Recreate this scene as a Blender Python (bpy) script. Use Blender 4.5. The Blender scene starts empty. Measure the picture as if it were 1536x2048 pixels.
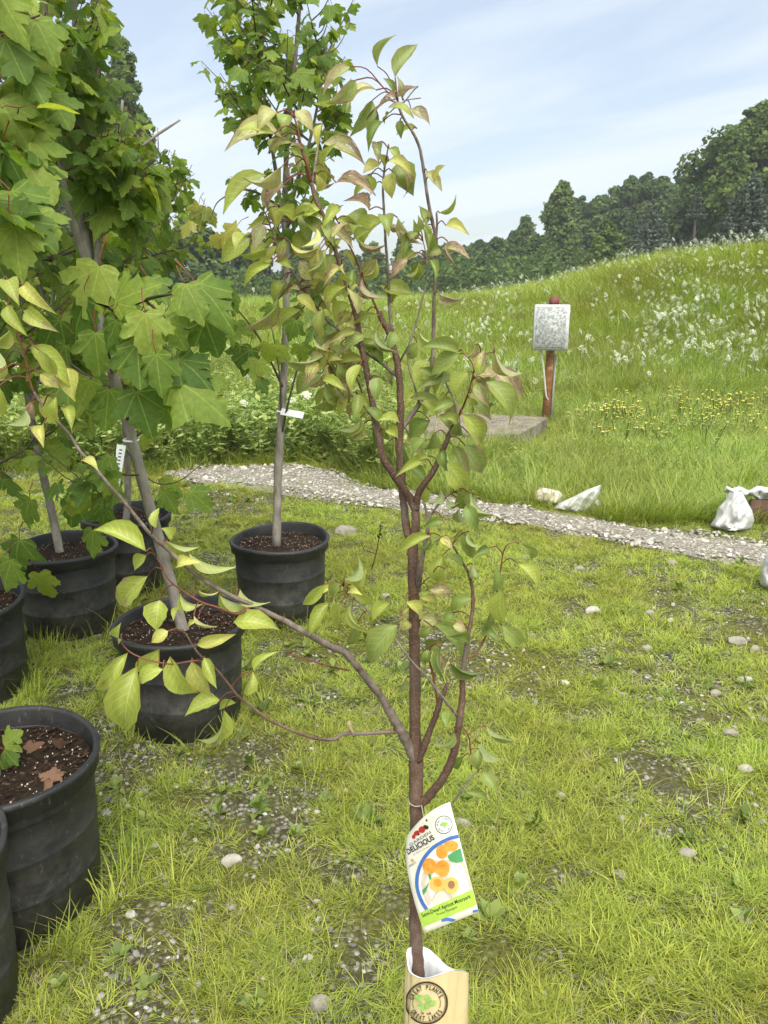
import bpy, math, random
import numpy as np
from mathutils import Vector, Matrix

random.seed(7)
rng = np.random.default_rng(7)
scene = bpy.context.scene
HAZE = 0.0014
col = scene.collection
R = math.radians

# ------------------------------------------------------------------ camera
CAM_H, PITCH, F = 1.55, R(16.5), 1580.0
cam_data = bpy.data.cameras.new('camera')
cam = bpy.data.objects.new('camera', cam_data)
col.objects.link(cam)
cam.location = (0, 0, CAM_H)
cam.rotation_euler = (R(90) - PITCH, 0, 0)
cam_data.sensor_fit = 'VERTICAL'
cam_data.angle = 2 * math.atan(1024 / F)
cam_data.clip_start = 0.05
cam_data.clip_end = 2000
scene.camera = cam

# ------------------------------------------------------------------ sky, sun, exposure
SUN_EL, SUN_AZ = R(58), R(165)          # azimuth from +Y (ahead), negative = to the left
world = bpy.data.worlds.new('World')
scene.world = world
world.use_nodes = True
wn, wl = world.node_tree.nodes, world.node_tree.links
wn.clear()
wo = wn.new('ShaderNodeOutputWorld')
bg = wn.new('ShaderNodeBackground')
bg.inputs['Strength'].default_value = 0.128
wl.new(bg.outputs[0], wo.inputs[0])
sky = wn.new('ShaderNodeTexSky')
sky.sky_type = 'NISHITA'
sky.sun_disc = False
sky.sun_elevation = SUN_EL
sky.sun_rotation = SUN_AZ
sky.air_density = 1.0
sky.dust_density = 1.6
sky.ozone_density = 1.2
tc = wn.new('ShaderNodeTexCoord')
sep = wn.new('ShaderNodeSeparateXYZ')
wl.new(tc.outputs['Generated'], sep.inputs[0])
zc = wn.new('ShaderNodeMath'); zc.operation = 'MAXIMUM'; zc.inputs[1].default_value = 0.0
wl.new(sep.outputs['Z'], zc.inputs[0])
za = wn.new('ShaderNodeMath'); za.operation = 'ADD'; za.inputs[1].default_value = 0.22
wl.new(zc.outputs[0], za.inputs[0])
dx = wn.new('ShaderNodeMath'); dx.operation = 'DIVIDE'
dy = wn.new('ShaderNodeMath'); dy.operation = 'DIVIDE'
wl.new(sep.outputs['X'], dx.inputs[0]); wl.new(za.outputs[0], dx.inputs[1])
wl.new(sep.outputs['Y'], dy.inputs[0]); wl.new(za.outputs[0], dy.inputs[1])
cmb = wn.new('ShaderNodeCombineXYZ')
wl.new(dx.outputs[0], cmb.inputs[0]); wl.new(dy.outputs[0], cmb.inputs[1])
mp = wn.new('ShaderNodeMapping')
mp.vector_type = 'TEXTURE'
mp.inputs['Rotation'].default_value = (0, 0, R(-41))
mp.inputs['Scale'].default_value = (2.4, 0.62, 1)
wl.new(cmb.outputs[0], mp.inputs[0])
cn = wn.new('ShaderNodeTexNoise')
cn.inputs['Scale'].default_value = 0.95
cn.inputs['Detail'].default_value = 6
cn.inputs['Roughness'].default_value = 0.52
cn.inputs['Distortion'].default_value = 0.35
wl.new(mp.outputs[0], cn.inputs['Vector'])
cr = wn.new('ShaderNodeMapRange')
cr.inputs['From Min'].default_value = 0.44
cr.inputs['From Max'].default_value = 0.59
cr.inputs['To Min'].default_value = 0.46
cr.inputs['To Max'].default_value = 0.95
wl.new(cn.outputs['Fac'], cr.inputs['Value'])
mx = wn.new('ShaderNodeMix'); mx.data_type = 'RGBA'
wl.new(cr.outputs[0], mx.inputs['Factor'])
wl.new(sky.outputs[0], mx.inputs['A'])
mx.inputs['B'].default_value = (5.1, 5.6, 6.1, 1)      # thin bright high cloud
wl.new(mx.outputs['Result'], bg.inputs['Color'])

sd = bpy.data.lights.new('sun', 'SUN')
sd.energy = 4.6
sd.angle = R(60)
sd.color = (1.0, 0.95, 0.86)
sun = bpy.data.objects.new('sun', sd)
col.objects.link(sun)
to_sun = Vector((math.sin(SUN_AZ) * math.cos(SUN_EL), math.cos(SUN_AZ) * math.cos(SUN_EL), math.sin(SUN_EL)))
sun.rotation_euler = to_sun.to_track_quat('Z', 'Y').to_euler()
sun.location = to_sun * 50

vs = scene.view_settings
vs.view_transform = 'Standard'
vs.look = 'None'
vs.gamma = 1.0
vs.use_curve_mapping = False
vs.exposure = 0.50
scene.render.engine = 'CYCLES'
cy = scene.cycles
cy.max_bounces = 5
cy.diffuse_bounces = 3
cy.glossy_bounces = 2
cy.transmission_bounces = 4
cy.transparent_max_bounces = 6
cy.use_adaptive_sampling = True
cy.adaptive_threshold = 0.03
cy.adaptive_min_samples = 16
cy.use_denoising = True
cy.caustics_reflective = False
cy.caustics_refractive = False

# ------------------------------------------------------------------ pixel helpers (photo pixels, 1536 x 2048)
CP, SP = math.cos(PITCH), math.sin(PITCH)


def ray(px, py):
    u, v = (px - 768) / F, (py - 1024) / F
    return np.array([u, CP - v * SP, -SP - v * CP])


def P(px, py, Y):
    """the point at distance Y ahead of the camera seen at photo pixel px, py"""
    d = ray(px, py)
    return np.array([0, 0, CAM_H]) + d * (Y / d[1])


def G(px, py, z=0.0):
    """the point at height z seen at a photo pixel"""
    d = ray(px, py)
    return np.array([0, 0, CAM_H]) + d * ((z - CAM_H) / d[2])


def proj(p):
    p = np.asarray(p, float)
    x, y, z = p[..., 0], p[..., 1], p[..., 2] - CAM_H
    zc = np.maximum(y * CP - z * SP, 1e-3)
    yc = -(y * SP) - z * CP
    # camera-space down axis: v = (-(z*CP) - y*SP) / zc
    return 768 + F * x / zc, 1024 + F * yc / zc, zc


def depth(Y, py):
    d = ray(768, py)
    return Y / d[1]


# ------------------------------------------------------------------ value noise
_perm = np.random.default_rng(3).random((256, 256))


def vnoise(x, y, s=1.0):
    x = np.asarray(x, float) * s + 1000.3
    y = np.asarray(y, float) * s + 1000.7
    i, j = np.floor(x).astype(int), np.floor(y).astype(int)
    fx, fy = x - i, y - j
    fx, fy = fx * fx * (3 - 2 * fx), fy * fy * (3 - 2 * fy)
    a = _perm[i % 256, j % 256]; b = _perm[(i + 1) % 256, j % 256]
    c = _perm[i % 256, (j + 1) % 256]; d = _perm[(i + 1) % 256, (j + 1) % 256]
    return a * (1 - fx) * (1 - fy) + b * fx * (1 - fy) + c * (1 - fx) * fy + d * fx * fy


def fbm(x, y, s=1.0, o=3):
    t, a, n = 0, 1.0, 0
    for k in range(o):
        t = t + a * vnoise(x, y, s * 2 ** k); n += a; a *= 0.5
    return t / n


def sstep(t):
    t = np.clip(t, 0, 1)
    return t * t * (3 - 2 * t)


# ------------------------------------------------------------------ mesh helpers
def tag(o, label=None, cat=None, group=None, kind=None):
    if label: o['label'] = label
    if cat: o['category'] = cat
    if group: o['group'] = group
    if kind: o['kind'] = kind
    return o


def empty(name, loc=(0, 0, 0)):
    o = bpy.data.objects.new(name, None)
    o.location = loc
    o.empty_display_size = 0.1
    col.objects.link(o)
    return o


class MB:
    def __init__(s):
        s.v, s.f, s.m, s.r, s.n, s.uv = [], [], [], [], 0, []

    def add(s, v, f, mi=0, r=0.0, uv=None):
        v = np.asarray(v, float).reshape(-1, 3)
        s.v.append(v)
        n = s.n
        for q in f:
            s.f.append([i + n for i in q])
        s.m.extend([mi] * len(f))
        s.r.append(np.full(len(v), r) if np.isscalar(r) else np.asarray(r, float))
        s.uv.append(np.zeros((len(v), 2)) if uv is None else np.asarray(uv, float))
        s.n += len(v)
        return s

    def data(s, name, mats, smooth=True, loc=(0, 0, 0)):
        me = bpy.data.meshes.new(name)
        V = np.concatenate(s.v) - np.asarray(loc, float)
        me.from_pydata(V.tolist(), [], s.f)
        for m in (mats if isinstance(mats, (list, tuple)) else [mats]):
            me.materials.append(m)
        me.polygons.foreach_set('material_index', s.m)
        if smooth:
            me.polygons.foreach_set('use_smooth', [True] * len(s.f))
        a = me.attributes.new('rnd', 'FLOAT', 'POINT')
        a.data.foreach_set('value', np.concatenate(s.r))
        ul = me.uv_layers.new(name='UVMap')
        UV = np.concatenate(s.uv)
        li = np.empty(len(me.loops), dtype=np.int32)
        me.loops.foreach_get('vertex_index', li)
        ul.data.foreach_set('uv', UV[li].ravel())
        me.update()
        return me

    def build(s, name, mats, parent=None, loc=None, smooth=True):
        if parent is not None:
            base = np.array(parent.matrix_world_loc) if hasattr(parent, 'matrix_world_loc') else np.array(root_loc(parent))
            me = s.data(name, mats, smooth, base)
            o = bpy.data.objects.new(name, me)
            o.parent = parent
        else:
            l = (0, 0, 0) if loc is None else loc
            me = s.data(name, mats, smooth, l)
            o = bpy.data.objects.new(name, me)
            o.location = l
        col.objects.link(o)
        return o


def root_loc(o):
    v = np.array(o.location)
    while o.parent:
        o = o.parent
        v = v + np.array(o.location)
    return v


def catmull(pts, n=5):
    pts = np.asarray(pts, float)
    if len(pts) < 3:
        t = np.linspace(0, 1, n + 1)[:, None]
        return pts[0] * (1 - t) + pts[-1] * t
    q = np.vstack([2 * pts[0] - pts[1], pts, 2 * pts[-1] - pts[-2]])
    out = []
    for i in range(1, len(q) - 2):
        p0, p1, p2, p3 = q[i - 1], q[i], q[i + 1], q[i + 2]
        for k in range(n):
            t = k / n
            out.append(0.5 * (2 * p1 + (p2 - p0) * t + (2 * p0 - 5 * p1 + 4 * p2 - p3) * t * t + (3 * p1 - p0 - 3 * p2 + p3) * t ** 3))
    out.append(pts[-1])
    return np.array(out)


def tube(mb, pts, rad, seg=8, mi=0, r=0.0, cap=True, rough=0.0):
    pts = np.asarray(pts, float)
    n = len(pts)
    rad = np.full(n, rad) if np.isscalar(rad) else np.asarray(rad, float)
    T = np.gradient(pts, axis=0)
    T /= np.linalg.norm(T, axis=1)[:, None] + 1e-12
    up = np.array([0.31, 0.2, 0.93]) if abs(T[0][2]) < 0.8 else np.array([0.9, 0.35, 0.1])
    a = np.linspace(0, 2 * math.pi, seg, endpoint=False)
    V, UV = [], []
    x = np.cross(up, T[0]); x /= np.linalg.norm(x)
    L = 0
    for i in range(n):
        x = x - T[i] * x.dot(T[i]); x /= np.linalg.norm(x) + 1e-12
        y = np.cross(T[i], x)
        rr = rad[i]
        if rough:
            rr = rr * (1 + rough * (rng.random(seg) - 0.5))
        else:
            rr = np.full(seg, rr)
        V.append(pts[i] + rr[:, None] * (np.cos(a)[:, None] * x + np.sin(a)[:, None] * y))
        if i: L += np.linalg.norm(pts[i] - pts[i - 1])
        UV.append(np.stack([a / 6.283, np.full(seg, L)], 1))
    fs = []
    for i in range(n - 1):
        for k in range(seg):
            k2 = (k + 1) % seg
            fs.append((i * seg + k, i * seg + k2, (i + 1) * seg + k2, (i + 1) * seg + k))
    if cap:
        fs.append(tuple(range(seg - 1, -1, -1)))
        fs.append(tuple((n - 1) * seg + k for k in range(seg)))
    mb.add(np.concatenate(V), fs, mi, r, np.concatenate(UV))
    return mb


def box(mb, lo, hi, mi=0, rz=0.0, c=None, bev=0.0):
    x0, y0, z0 = lo; x1, y1, z1 = hi
    if bev <= 0:
        v = np.array([(x, y, z) for z in (z0, z1) for (x, y) in ((x0, y0), (x1, y0), (x1, y1), (x0, y1))])
        f = [(3, 2, 1, 0), (4, 5, 6, 7), (0, 1, 5, 4), (1, 2, 6, 5), (2, 3, 7, 6), (3, 0, 4, 7)]
    else:
        b = bev
        v, f = [], []
        lay = [(z0, b), (z0 + b, 0), (z1 - b, 0), (z1, b)]
        for z, i in lay:
            for (x, y) in ((x0 + b, y0 + i), (x1 - b, y0 + i), (x1 - i, y0 + b), (x1 - i, y1 - b), (x1 - b, y1 - i), (x0 + b, y1 - i), (x0 + i, y1 - b), (x0 + i, y0 + b)):
                v.append((x, y, z))
        v = np.array(v)
        for l in range(3):
            for k in range(8):
                k2 = (k + 1) % 8
                f.append((l * 8 + k, l * 8 + k2, l * 8 + 8 + k2, l * 8 + 8 + k))
        f.append(tuple(range(7, -1, -1))); f.append(tuple(range(24, 32)))
    if rz:
        c = np.array(c if c is not None else ((x0 + x1) / 2, (y0 + y1) / 2, 0))
        ca, sa = math.cos(rz), math.sin(rz)
        d = v - c
        v = np.stack([c[0] + d[:, 0] * ca - d[:, 1] * sa, c[1] + d[:, 0] * sa + d[:, 1] * ca, v[:, 2]], 1)
    mb.add(v, f, mi)
    return mb


def lathe(mb, prof, c, seg=40, mi=0, close=False):
    c = np.asarray(c, float)
    a = np.linspace(0, 2 * math.pi, seg, endpoint=False)
    V, UV = [], []
    for r, z in prof:
        V.append(np.stack([c[0] + r * np.cos(a), c[1] + r * np.sin(a), np.full(seg, c[2] + z)], 1))
        UV.append(np.stack([a / 6.283, np.full(seg, z)], 1))
    f = []
    for i in range(len(prof) - 1):
        for k in range(seg):
            k2 = (k + 1) % seg
            f.append((i * seg + k, i * seg + k2, (i + 1) * seg + k2, (i + 1) * seg + k))
    if close:
        f.append(tuple((len(prof) - 1) * seg + k for k in range(seg)))
    mb.add(np.concatenate(V), f, mi, 0, np.concatenate(UV))
    return mb


# ------------------------------------------------------------------ material helpers
class NT:
    def __init__(s, name):
        s.mat = bpy.data.materials.new(name)
        s.mat.use_nodes = True
        s.n, s.l = s.mat.node_tree.nodes, s.mat.node_tree.links
        s.n.clear()
        s.out = s.n.new('ShaderNodeOutputMaterial')

    def put(s, sock, v):
        if isinstance(v, bpy.types.NodeSocket):
            s.l.new(v, sock)
        elif v is not None:
            if sock.type == 'RGBA' and len(v) == 3: v = (*v, 1)
            sock.default_value = v

    def noise(s, scale, detail=3, rough=0.5, vec=None, dist=0.0):
        t = s.n.new('ShaderNodeTexNoise')
        t.inputs['Scale'].default_value = scale; t.inputs['Detail'].default_value = detail
        t.inputs['Roughness'].default_value = rough; t.inputs['Distortion'].default_value = dist
        if vec is not None: s.l.new(vec, t.inputs['Vector'])
        return t.outputs['Fac']

    def vor(s, scale, vec=None, out='Distance', rand=1.0, feat='F1'):
        t = s.n.new('ShaderNodeTexVoronoi')
        t.feature = feat
        t.inputs['Scale'].default_value = scale; t.inputs['Randomness'].default_value = rand
        if vec is not None: s.l.new(vec, t.inputs['Vector'])
        return t.outputs[out]

    def coord(s, which='Object'):
        t = s.n.new('ShaderNodeTexCoord'); return t.outputs[which]

    def pos(s):
        return s.n.new('ShaderNodeNewGeometry').outputs['Position']

    def scalev(s, vec, sc, rot=(0, 0, 0)):
        t = s.n.new('ShaderNodeMapping'); t.inputs['Scale'].default_value = sc; t.inputs['Rotation'].default_value = rot
        s.l.new(vec, t.inputs[0]); return t.outputs[0]

    def attr(s, name, out='Fac'):
        t = s.n.new('ShaderNodeAttribute'); t.attribute_name = name; return t.outputs[out]

    def info(s, out):
        return s.n.new('ShaderNodeObjectInfo').outputs[out]

    def math(s, op, a, b=None, clamp=False):
        t = s.n.new('ShaderNodeMath'); t.operation = op; t.use_clamp = clamp
        s.put(t.inputs[0], a)
        if b is not None: s.put(t.inputs[1], b)
        return t.outputs[0]

    def rng(s, v, a, b, c=0.0, d=1.0, smooth=False):
        t = s.n.new('ShaderNodeMapRange')
        if smooth: t.interpolation_type = 'SMOOTHSTEP'
        s.put(t.inputs['Value'], v)
        for k, x in (('From Min', a), ('From Max', b), ('To Min', c), ('To Max', d)):
            t.inputs[k].default_value = x
        return t.outputs[0]

    def ramp(s, v, stops):
        t = s.n.new('ShaderNodeValToRGB')
        e = t.color_ramp.elements
        while len(e) < len(stops): e.new(0.5)
        for k, (p, c) in enumerate(stops):
            e[k].position = p; e[k].color = (*c, 1)
        s.put(t.inputs[0], v); return t.outputs[0]

    def mix(s, f, a, b, mode='MIX'):
        t = s.n.new('ShaderNodeMix'); t.data_type = 'RGBA'; t.blend_type = mode
        s.put(t.inputs['Factor'], f); s.put(t.inputs['A'], a); s.put(t.inputs['B'], b)
        return t.outputs['Result']

    def hsv(s, c, h=0.5, sat=1.0, v=1.0):
        t = s.n.new('ShaderNodeHueSaturation')
        s.put(t.inputs['Hue'], h); s.put(t.inputs['Saturation'], sat); s.put(t.inputs['Value'], v); s.put(t.inputs['Color'], c)
        return t.outputs[0]

    def bump(s, h, strength=0.3, dist=0.01):
        t = s.n.new('ShaderNodeBump'); t.inputs['Strength'].default_value = strength; t.inputs['Distance'].default_value = dist
        s.l.new(h, t.inputs['Height']); return t.outputs[0]

    def bsdf(s, base, rough=0.7, spec=0.3, normal=None, metal=0.0):
        t = s.n.new('ShaderNodeBsdfPrincipled')
        s.put(t.inputs['Base Color'], base); s.put(t.inputs['Roughness'], rough)
        s.put(t.inputs['Specular IOR Level'], spec); s.put(t.inputs['Metallic'], metal)
        if normal is not None: s.l.new(normal, t.inputs['Normal'])
        return t.outputs[0]

    def mixs(s, f, a, b):
        t = s.n.new('ShaderNodeMixShader'); s.put(t.inputs[0], f); s.l.new(a, t.inputs[1]); s.l.new(b, t.inputs[2]); return t.outputs[0]

    def transl(s, c):
        t = s.n.new('ShaderNodeBsdfTranslucent'); s.put(t.inputs[0], c); return t.outputs[0]

    def clear(s):
        return s.n.new('ShaderNodeBsdfTransparent').outputs[0]

    def done(s, sh, disp=None):
        s.l.new(sh, s.out.inputs['Surface']); return s.mat


def plain(name, c, rough=0.6, spec=0.3, var=0.15, scale=8.0, bump=0.0, bscale=40):
    t = NT(name)
    n = t.noise(scale, 4, 0.55, t.coord())
    cc = t.mix(t.rng(n, 0.3, 0.7), tuple(x * (1 - var) for x in c), tuple(min(1, x * (1 + var)) for x in c))
    nb = t.bump(t.noise(bscale, 4, 0.6, t.coord()), bump, 0.005) if bump else None
    return t.done(t.bsdf(cc, rough, spec, nb))


def foliage_mat(name, dark, mid, light, transl=0.35, rough=0.55, spec=0.35, patch=0.0, veins=None, spots=0.0, obcol=False):
    """leaf and blade material: colour varies per leaf (attribute or instance) and along large patches"""
    t = NT(name)
    r = t.math('FRACT', t.math('ADD', t.attr('rnd'), t.info('Random')))
    c = t.ramp(r, [(0.0, dark), (0.5, mid), (1.0, light)])
    if patch:
        n = t.noise(patch, 3, 0.5, t.pos())
        c = t.hsv(c, t.rng(n, 0.3, 0.7, 0.482, 0.512), 1.0, t.rng(n, 0.3, 0.7, 0.82, 1.18))
    if veins == 'maple':
        uv = t.coord('UV')
        sp = t.n.new('ShaderNodeSeparateXYZ'); t.l.new(uv, sp.inputs[0])
        ang = t.math('ARCTAN2', t.math('ABSOLUTE', sp.outputs[0]), sp.outputs[1])
        d = t.math('MULTIPLY', t.math('ABSOLUTE', t.math('SUBTRACT', t.math('FRACT', t.math('DIVIDE', t.math('ADD', ang, 0.36), 0.72)), 0.5)), 0.72)
        rad = t.math('SQRT', t.math('ADD', t.math('MULTIPLY', sp.outputs[0], sp.outputs[0]), t.math('MULTIPLY', sp.outputs[1], sp.outputs[1])))
        w = t.math('MULTIPLY', d, rad)
        vm = t.rng(w, 0.003, 0.020, 0.30, 0.0)
        c = t.mix(vm, c, tuple(min(1, x * 1.75 + 0.02) for x in light))
        n2 = t.noise(9, 3, 0.6, uv)
        c = t.hsv(c, t.rng(t.noise(2.2, 2, 0.5, uv), 0.3, 0.7, 0.487, 0.508), 1.0, t.rng(n2, 0.3, 0.7, 0.80, 1.16))
    geo = t.n.new('ShaderNodeNewGeometry')
    c2 = t.mix(t.math('MULTIPLY', geo.outputs['Backfacing'], 0.45), c, t.hsv(c, 0.495, 0.72, 1.35))
    sh = t.mixs(transl, t.bsdf(c2, rough, spec), t.transl(t.hsv(c, 0.487, 1.12, 1.55)))
    return t.done(sh)


def coll_protos(name, meshes):
    c = bpy.data.collections.new(name)
    for k, me in enumerate(meshes):
        o = bpy.data.objects.new('%s_%02d' % (name, k), me)
        c.objects.link(o)
    return c


def scatter(name, pts, rot, scl, idx, protos, label, cat):
    """one object of stuff: prototypes instanced on points by geometry nodes"""
    me = bpy.data.meshes.new(name)
    pts = np.asarray(pts, float)
    me.vertices.add(len(pts))
    me.vertices.foreach_set('co', pts.ravel())
    a = me.attributes.new('rot', 'FLOAT_VECTOR', 'POINT'); a.data.foreach_set('vector', np.asarray(rot, float).ravel())
    a = me.attributes.new('scl', 'FLOAT_VECTOR', 'POINT'); a.data.foreach_set('vector', np.asarray(scl, float).ravel())
    a = me.attributes.new('idx', 'INT', 'POINT'); a.data.foreach_set('value', np.asarray(idx, np.int32))
    o = bpy.data.objects.new(name, me)
    col.objects.link(o)
    tag(o, label, cat, kind='stuff')
    c = coll_protos(name + '_source', protos)
    ng = bpy.data.node_groups.new(name + '_nodes', 'GeometryNodeTree')
    ng.interface.new_socket('Geometry', in_out='INPUT', socket_type='NodeSocketGeometry')
    ng.interface.new_socket('Geometry', in_out='OUTPUT', socket_type='NodeSocketGeometry')
    n, l = ng.nodes, ng.links
    gi, go = n.new('NodeGroupInput'), n.new('NodeGroupOutput')
    ci = n.new('GeometryNodeCollectionInfo')
    ci.inputs['Collection'].default_value = c
    ci.inputs['Separate Children'].default_value = True
    ci.inputs['Reset Children'].default_value = True
    iop = n.new('GeometryNodeInstanceOnPoints')
    iop.inputs['Pick Instance'].default_value = True

    def at(nm, ty):
        t = n.new('GeometryNodeInputNamedAttribute'); t.data_type = ty; t.inputs['Name'].default_value = nm
        return t.outputs['Attribute']
    l.new(gi.outputs[0], iop.inputs['Points'])
    l.new(ci.outputs[0], iop.inputs['Instance'])
    l.new(at('idx', 'INT'), iop.inputs['Instance Index'])
    l.new(at('rot', 'FLOAT_VECTOR'), iop.inputs['Rotation'])
    l.new(at('scl', 'FLOAT_VECTOR'), iop.inputs['Scale'])
    l.new(iop.outputs[0], go.inputs[0])
    m = o.modifiers.new('scatter', 'NODES')
    m.node_group = ng
    return o

# ================================================================== terrain
def gz(x, y):
    x = np.asarray(x, float); y = np.asarray(y, float)
    H = np.interp(x, [-30, -6, 0, 2, 3.5, 5, 6.7, 8, 14, 40], [0.75, 0.75, 0.8, 0.86, 1.02, 1.32, 1.78, 2.0, 2.4, 2.8])
    W = np.interp(x, [0, 3, 8, 20], [15, 13, 9.5, 9])
    z = H * sstep((y - 8.8) / W) * (1 - 0.45 * sstep((y - 22) / 16))
    z = z + 0.02 * (fbm(x, y, 0.9) - 0.5) * np.clip((np.hypot(x, y) - 2) / 3, 0, 1)
    z = z + 0.22 * (fbm(x, y, 0.22) - 0.5) * np.clip((y - 9) / 8, 0, 1)
    return z


def gz1(x, y):
    return float(gz(np.array([x]), np.array([y]))[0])


# path outline (world), from the edges of the gravel strip
PATH_FAR = [G(a, b)[:2] for a, b in ((330, 948), (385, 940), (450, 930), (560, 930), (640, 936), (770, 978), (900, 992), (980, 1002), (1080, 1018), (1160, 1030), (1260, 1052), (1380, 1070), (1500, 1084), (1640, 1110))]
PATH_NEAR = [G(a, b)[:2] for a, b in ((330, 952), (385, 962), (440, 968), (560, 985), (640, 1000), (740, 1010), (860, 1022), (990, 1040), (1080, 1052), (1160, 1072), (1240, 1090), (1330, 1106), (1460, 1118), (1640, 1150))]
PATH_FAR, PATH_NEAR = np.array(PATH_FAR), np.array(PATH_NEAR)


def on_path(x, y):
    """how far inside the gravel strip (0..1), 0 outside"""
    lo = np.interp(x, PATH_NEAR[:, 0], PATH_NEAR[:, 1])
    hi = np.interp(x, PATH_FAR[:, 0], PATH_FAR[:, 1])
    w = 0.22 * (fbm(x, y, 2.8) - 0.5) * 2
    t = (y - lo + w) / np.maximum(hi - lo, 0.2)
    return ((t > 0) & (t < 1) & (x > PATH_FAR[0, 0] + 0.15 * (vnoise(y, x, 3) - 0.3)) & (x < PATH_FAR[-1, 0])).astype(float)


def bare(x, y):
    """patches of the lawn worn through to stones (0..1)"""
    n = fbm(x + 7.3, y * 0.75 + 3.1, 1.55, 4)
    k = 0.85 * np.clip((n - 0.60) / 0.10, 0, 1)
    for (px, py, rx, ry) in ((1105, 1135, 0.42, 0.22), (1400, 1400, 0.55, 0.35), (1130, 1280, 0.3, 0.25), (700, 1880, 0.16, 0.13), (630, 1850, 0.12, 0.09), (1450, 1430, 0.4, 0.2), (560, 1690, 0.06, 0.07),
                             (480, 1740, 0.10, 0.10), (260, 1790, 0.10, 0.12), (500, 1985, 0.08, 0.08), (1290, 1530, 0.3, 0.12), (540, 1510, 0.2, 0.12), (640, 1400, 0.35, 0.15), (1480, 1600, 0.25, 0.15), (560, 1330, 0.3, 0.2), (1100, 1940, 0.1, 0.1)):
        g = G(px, py)
        k = np.maximum(k, np.clip(0.92 - np.hypot((x - g[0]) / rx, (y - g[1]) / ry) - 0.7 * (fbm(x, y, 5) - 0.5), 0, 1))
    return k


# ------------------------------------------------------------------ ground material
t = NT('earth_and_gravel')
pos = t.pos()
cell = t.vor(62, pos, 'Color'); dist = t.vor(62, pos, 'Distance')
sepc = t.n.new('ShaderNodeSeparateColor'); t.l.new(cell, sepc.inputs[0])
stone = t.ramp(sepc.outputs[0], [(0.0, (0.05, 0.05, 0.05)), (0.45, (0.13, 0.125, 0.115)), (0.8, (0.30, 0.285, 0.25)), (1.0, (0.55, 0.53, 0.48))])
soil = t.mix(t.noise(18, 5, 0.6, pos), (0.022, 0.019, 0.014), (0.075, 0.062, 0.045))
base = t.mix(t.rng(dist, 0.25, 0.6, 1.0, 0.0), soil, stone)
moss = t.mix(t.rng(t.noise(75, 5, 0.7, pos), 0.35, 0.65), (0.045, 0.045, 0.014), (0.15, 0.155, 0.028))
base = t.mix(t.rng(t.noise(2.6, 5, 0.6, pos), 0.40, 0.60, 0.9, 0.15), base, moss)
spx = t.n.new('ShaderNodeSeparateXYZ'); t.l.new(pos, spx.inputs[0])
far = t.rng(spx.outputs[1], 6.0, 8.5)
field = t.mix(t.noise(3.5, 5, 0.6, pos), (0.05, 0.075, 0.012), (0.12, 0.16, 0.03))
base = t.mix(far, base, field)
M_ground = t.done(t.bsdf(base, 0.95, 0.1, t.bump(t.math('SUBTRACT', 1.0, dist), 0.5, 0.012)))

t = NT('crushed_limestone')
pos = t.pos()
sv = t.scalev(pos, (1, 1, 1))
cell = t.vor(48, sv, 'Color'); dist = t.vor(48, sv, 'Distance')
sepc = t.n.new('ShaderNodeSeparateColor'); t.l.new(cell, sepc.inputs[0])
stone = t.ramp(sepc.outputs[0], [(0.0, (0.20, 0.18, 0.145)), (0.4, (0.31, 0.285, 0.235)), (1.0, (0.50, 0.47, 0.41))])
base = t.mix(t.rng(dist, 0.25, 0.6, 1.0, 0.0), (0.21, 0.19, 0.15), stone)
M_path = t.done(t.bsdf(base, 0.9, 0.2, t.bump(t.math('SUBTRACT', 1.0, dist), 0.8, 0.02)))

t = NT('pebble_stone')
r = t.math('FRACT', t.math('ADD', t.attr('rnd'), t.info('Random')))
c = t.ramp(r, [(0.0, (0.10, 0.097, 0.088)), (0.35, (0.19, 0.18, 0.155)), (0.7, (0.31, 0.29, 0.25)), (1.0, (0.50, 0.475, 0.42))])
n = t.noise(30, 4, 0.6, t.coord())
c = t.hsv(c, 0.5, 1.0, t.rng(n, 0.3, 0.7, 0.75, 1.15))
M_pebble = t.done(t.bsdf(c, 0.85, 0.25))

def limestone(name, c0, c1):
    t = NT(name)
    n = t.noise(14, 5, 0.65, t.coord())
    c = t.mix(t.rng(n, 0.38, 0.66), c1, c0)
    return t.done(t.bsdf(c, 0.9, 0.2, t.bump(t.noise(60, 4, 0.6, t.coord()), 0.4, 0.004)))


M_stone_dull = limestone('dull_limestone', (0.16, 0.145, 0.115), (0.34, 0.31, 0.25))
M_stone = limestone('pale_limestone', (0.17, 0.155, 0.12), (0.33, 0.30, 0.245))
M_stone_white = limestone('white_limestone', (0.24, 0.22, 0.175), (0.46, 0.43, 0.36))

# ------------------------------------------------------------------ ground sheet
def spaced(a, b, n, p):
    u = np.linspace(-1, 1, n)
    return np.sign(u) * np.abs(u) ** p * b if a < 0 else None


xs = np.unique(np.concatenate([np.linspace(-4, 4, 81), np.linspace(-16, 16, 65), np.linspace(-60, 60, 41), np.linspace(-400, 400, 21)]).round(3))
ys = np.unique(np.concatenate([np.linspace(0, 9, 91), np.linspace(-6, 28, 103), np.linspace(-60, 80, 36), np.linspace(-200, 900, 23)]).round(3))
XX, YY = np.meshgrid(xs, ys)
ZZ = gz(XX, YY)
mb = MB()
nx = len(xs)
V = np.stack([XX.ravel(), YY.ravel(), ZZ.ravel()], 1)
fs = [(j * nx + i, j * nx + i + 1, (j + 1) * nx + i + 1, (j + 1) * nx + i) for j in range(len(ys) - 1) for i in range(nx - 1)]
mb.add(V, fs)
tag(mb.build('ground', M_ground), 'patchy grass and gravel ground rising to a meadow bank', 'ground', kind='structure')

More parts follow.
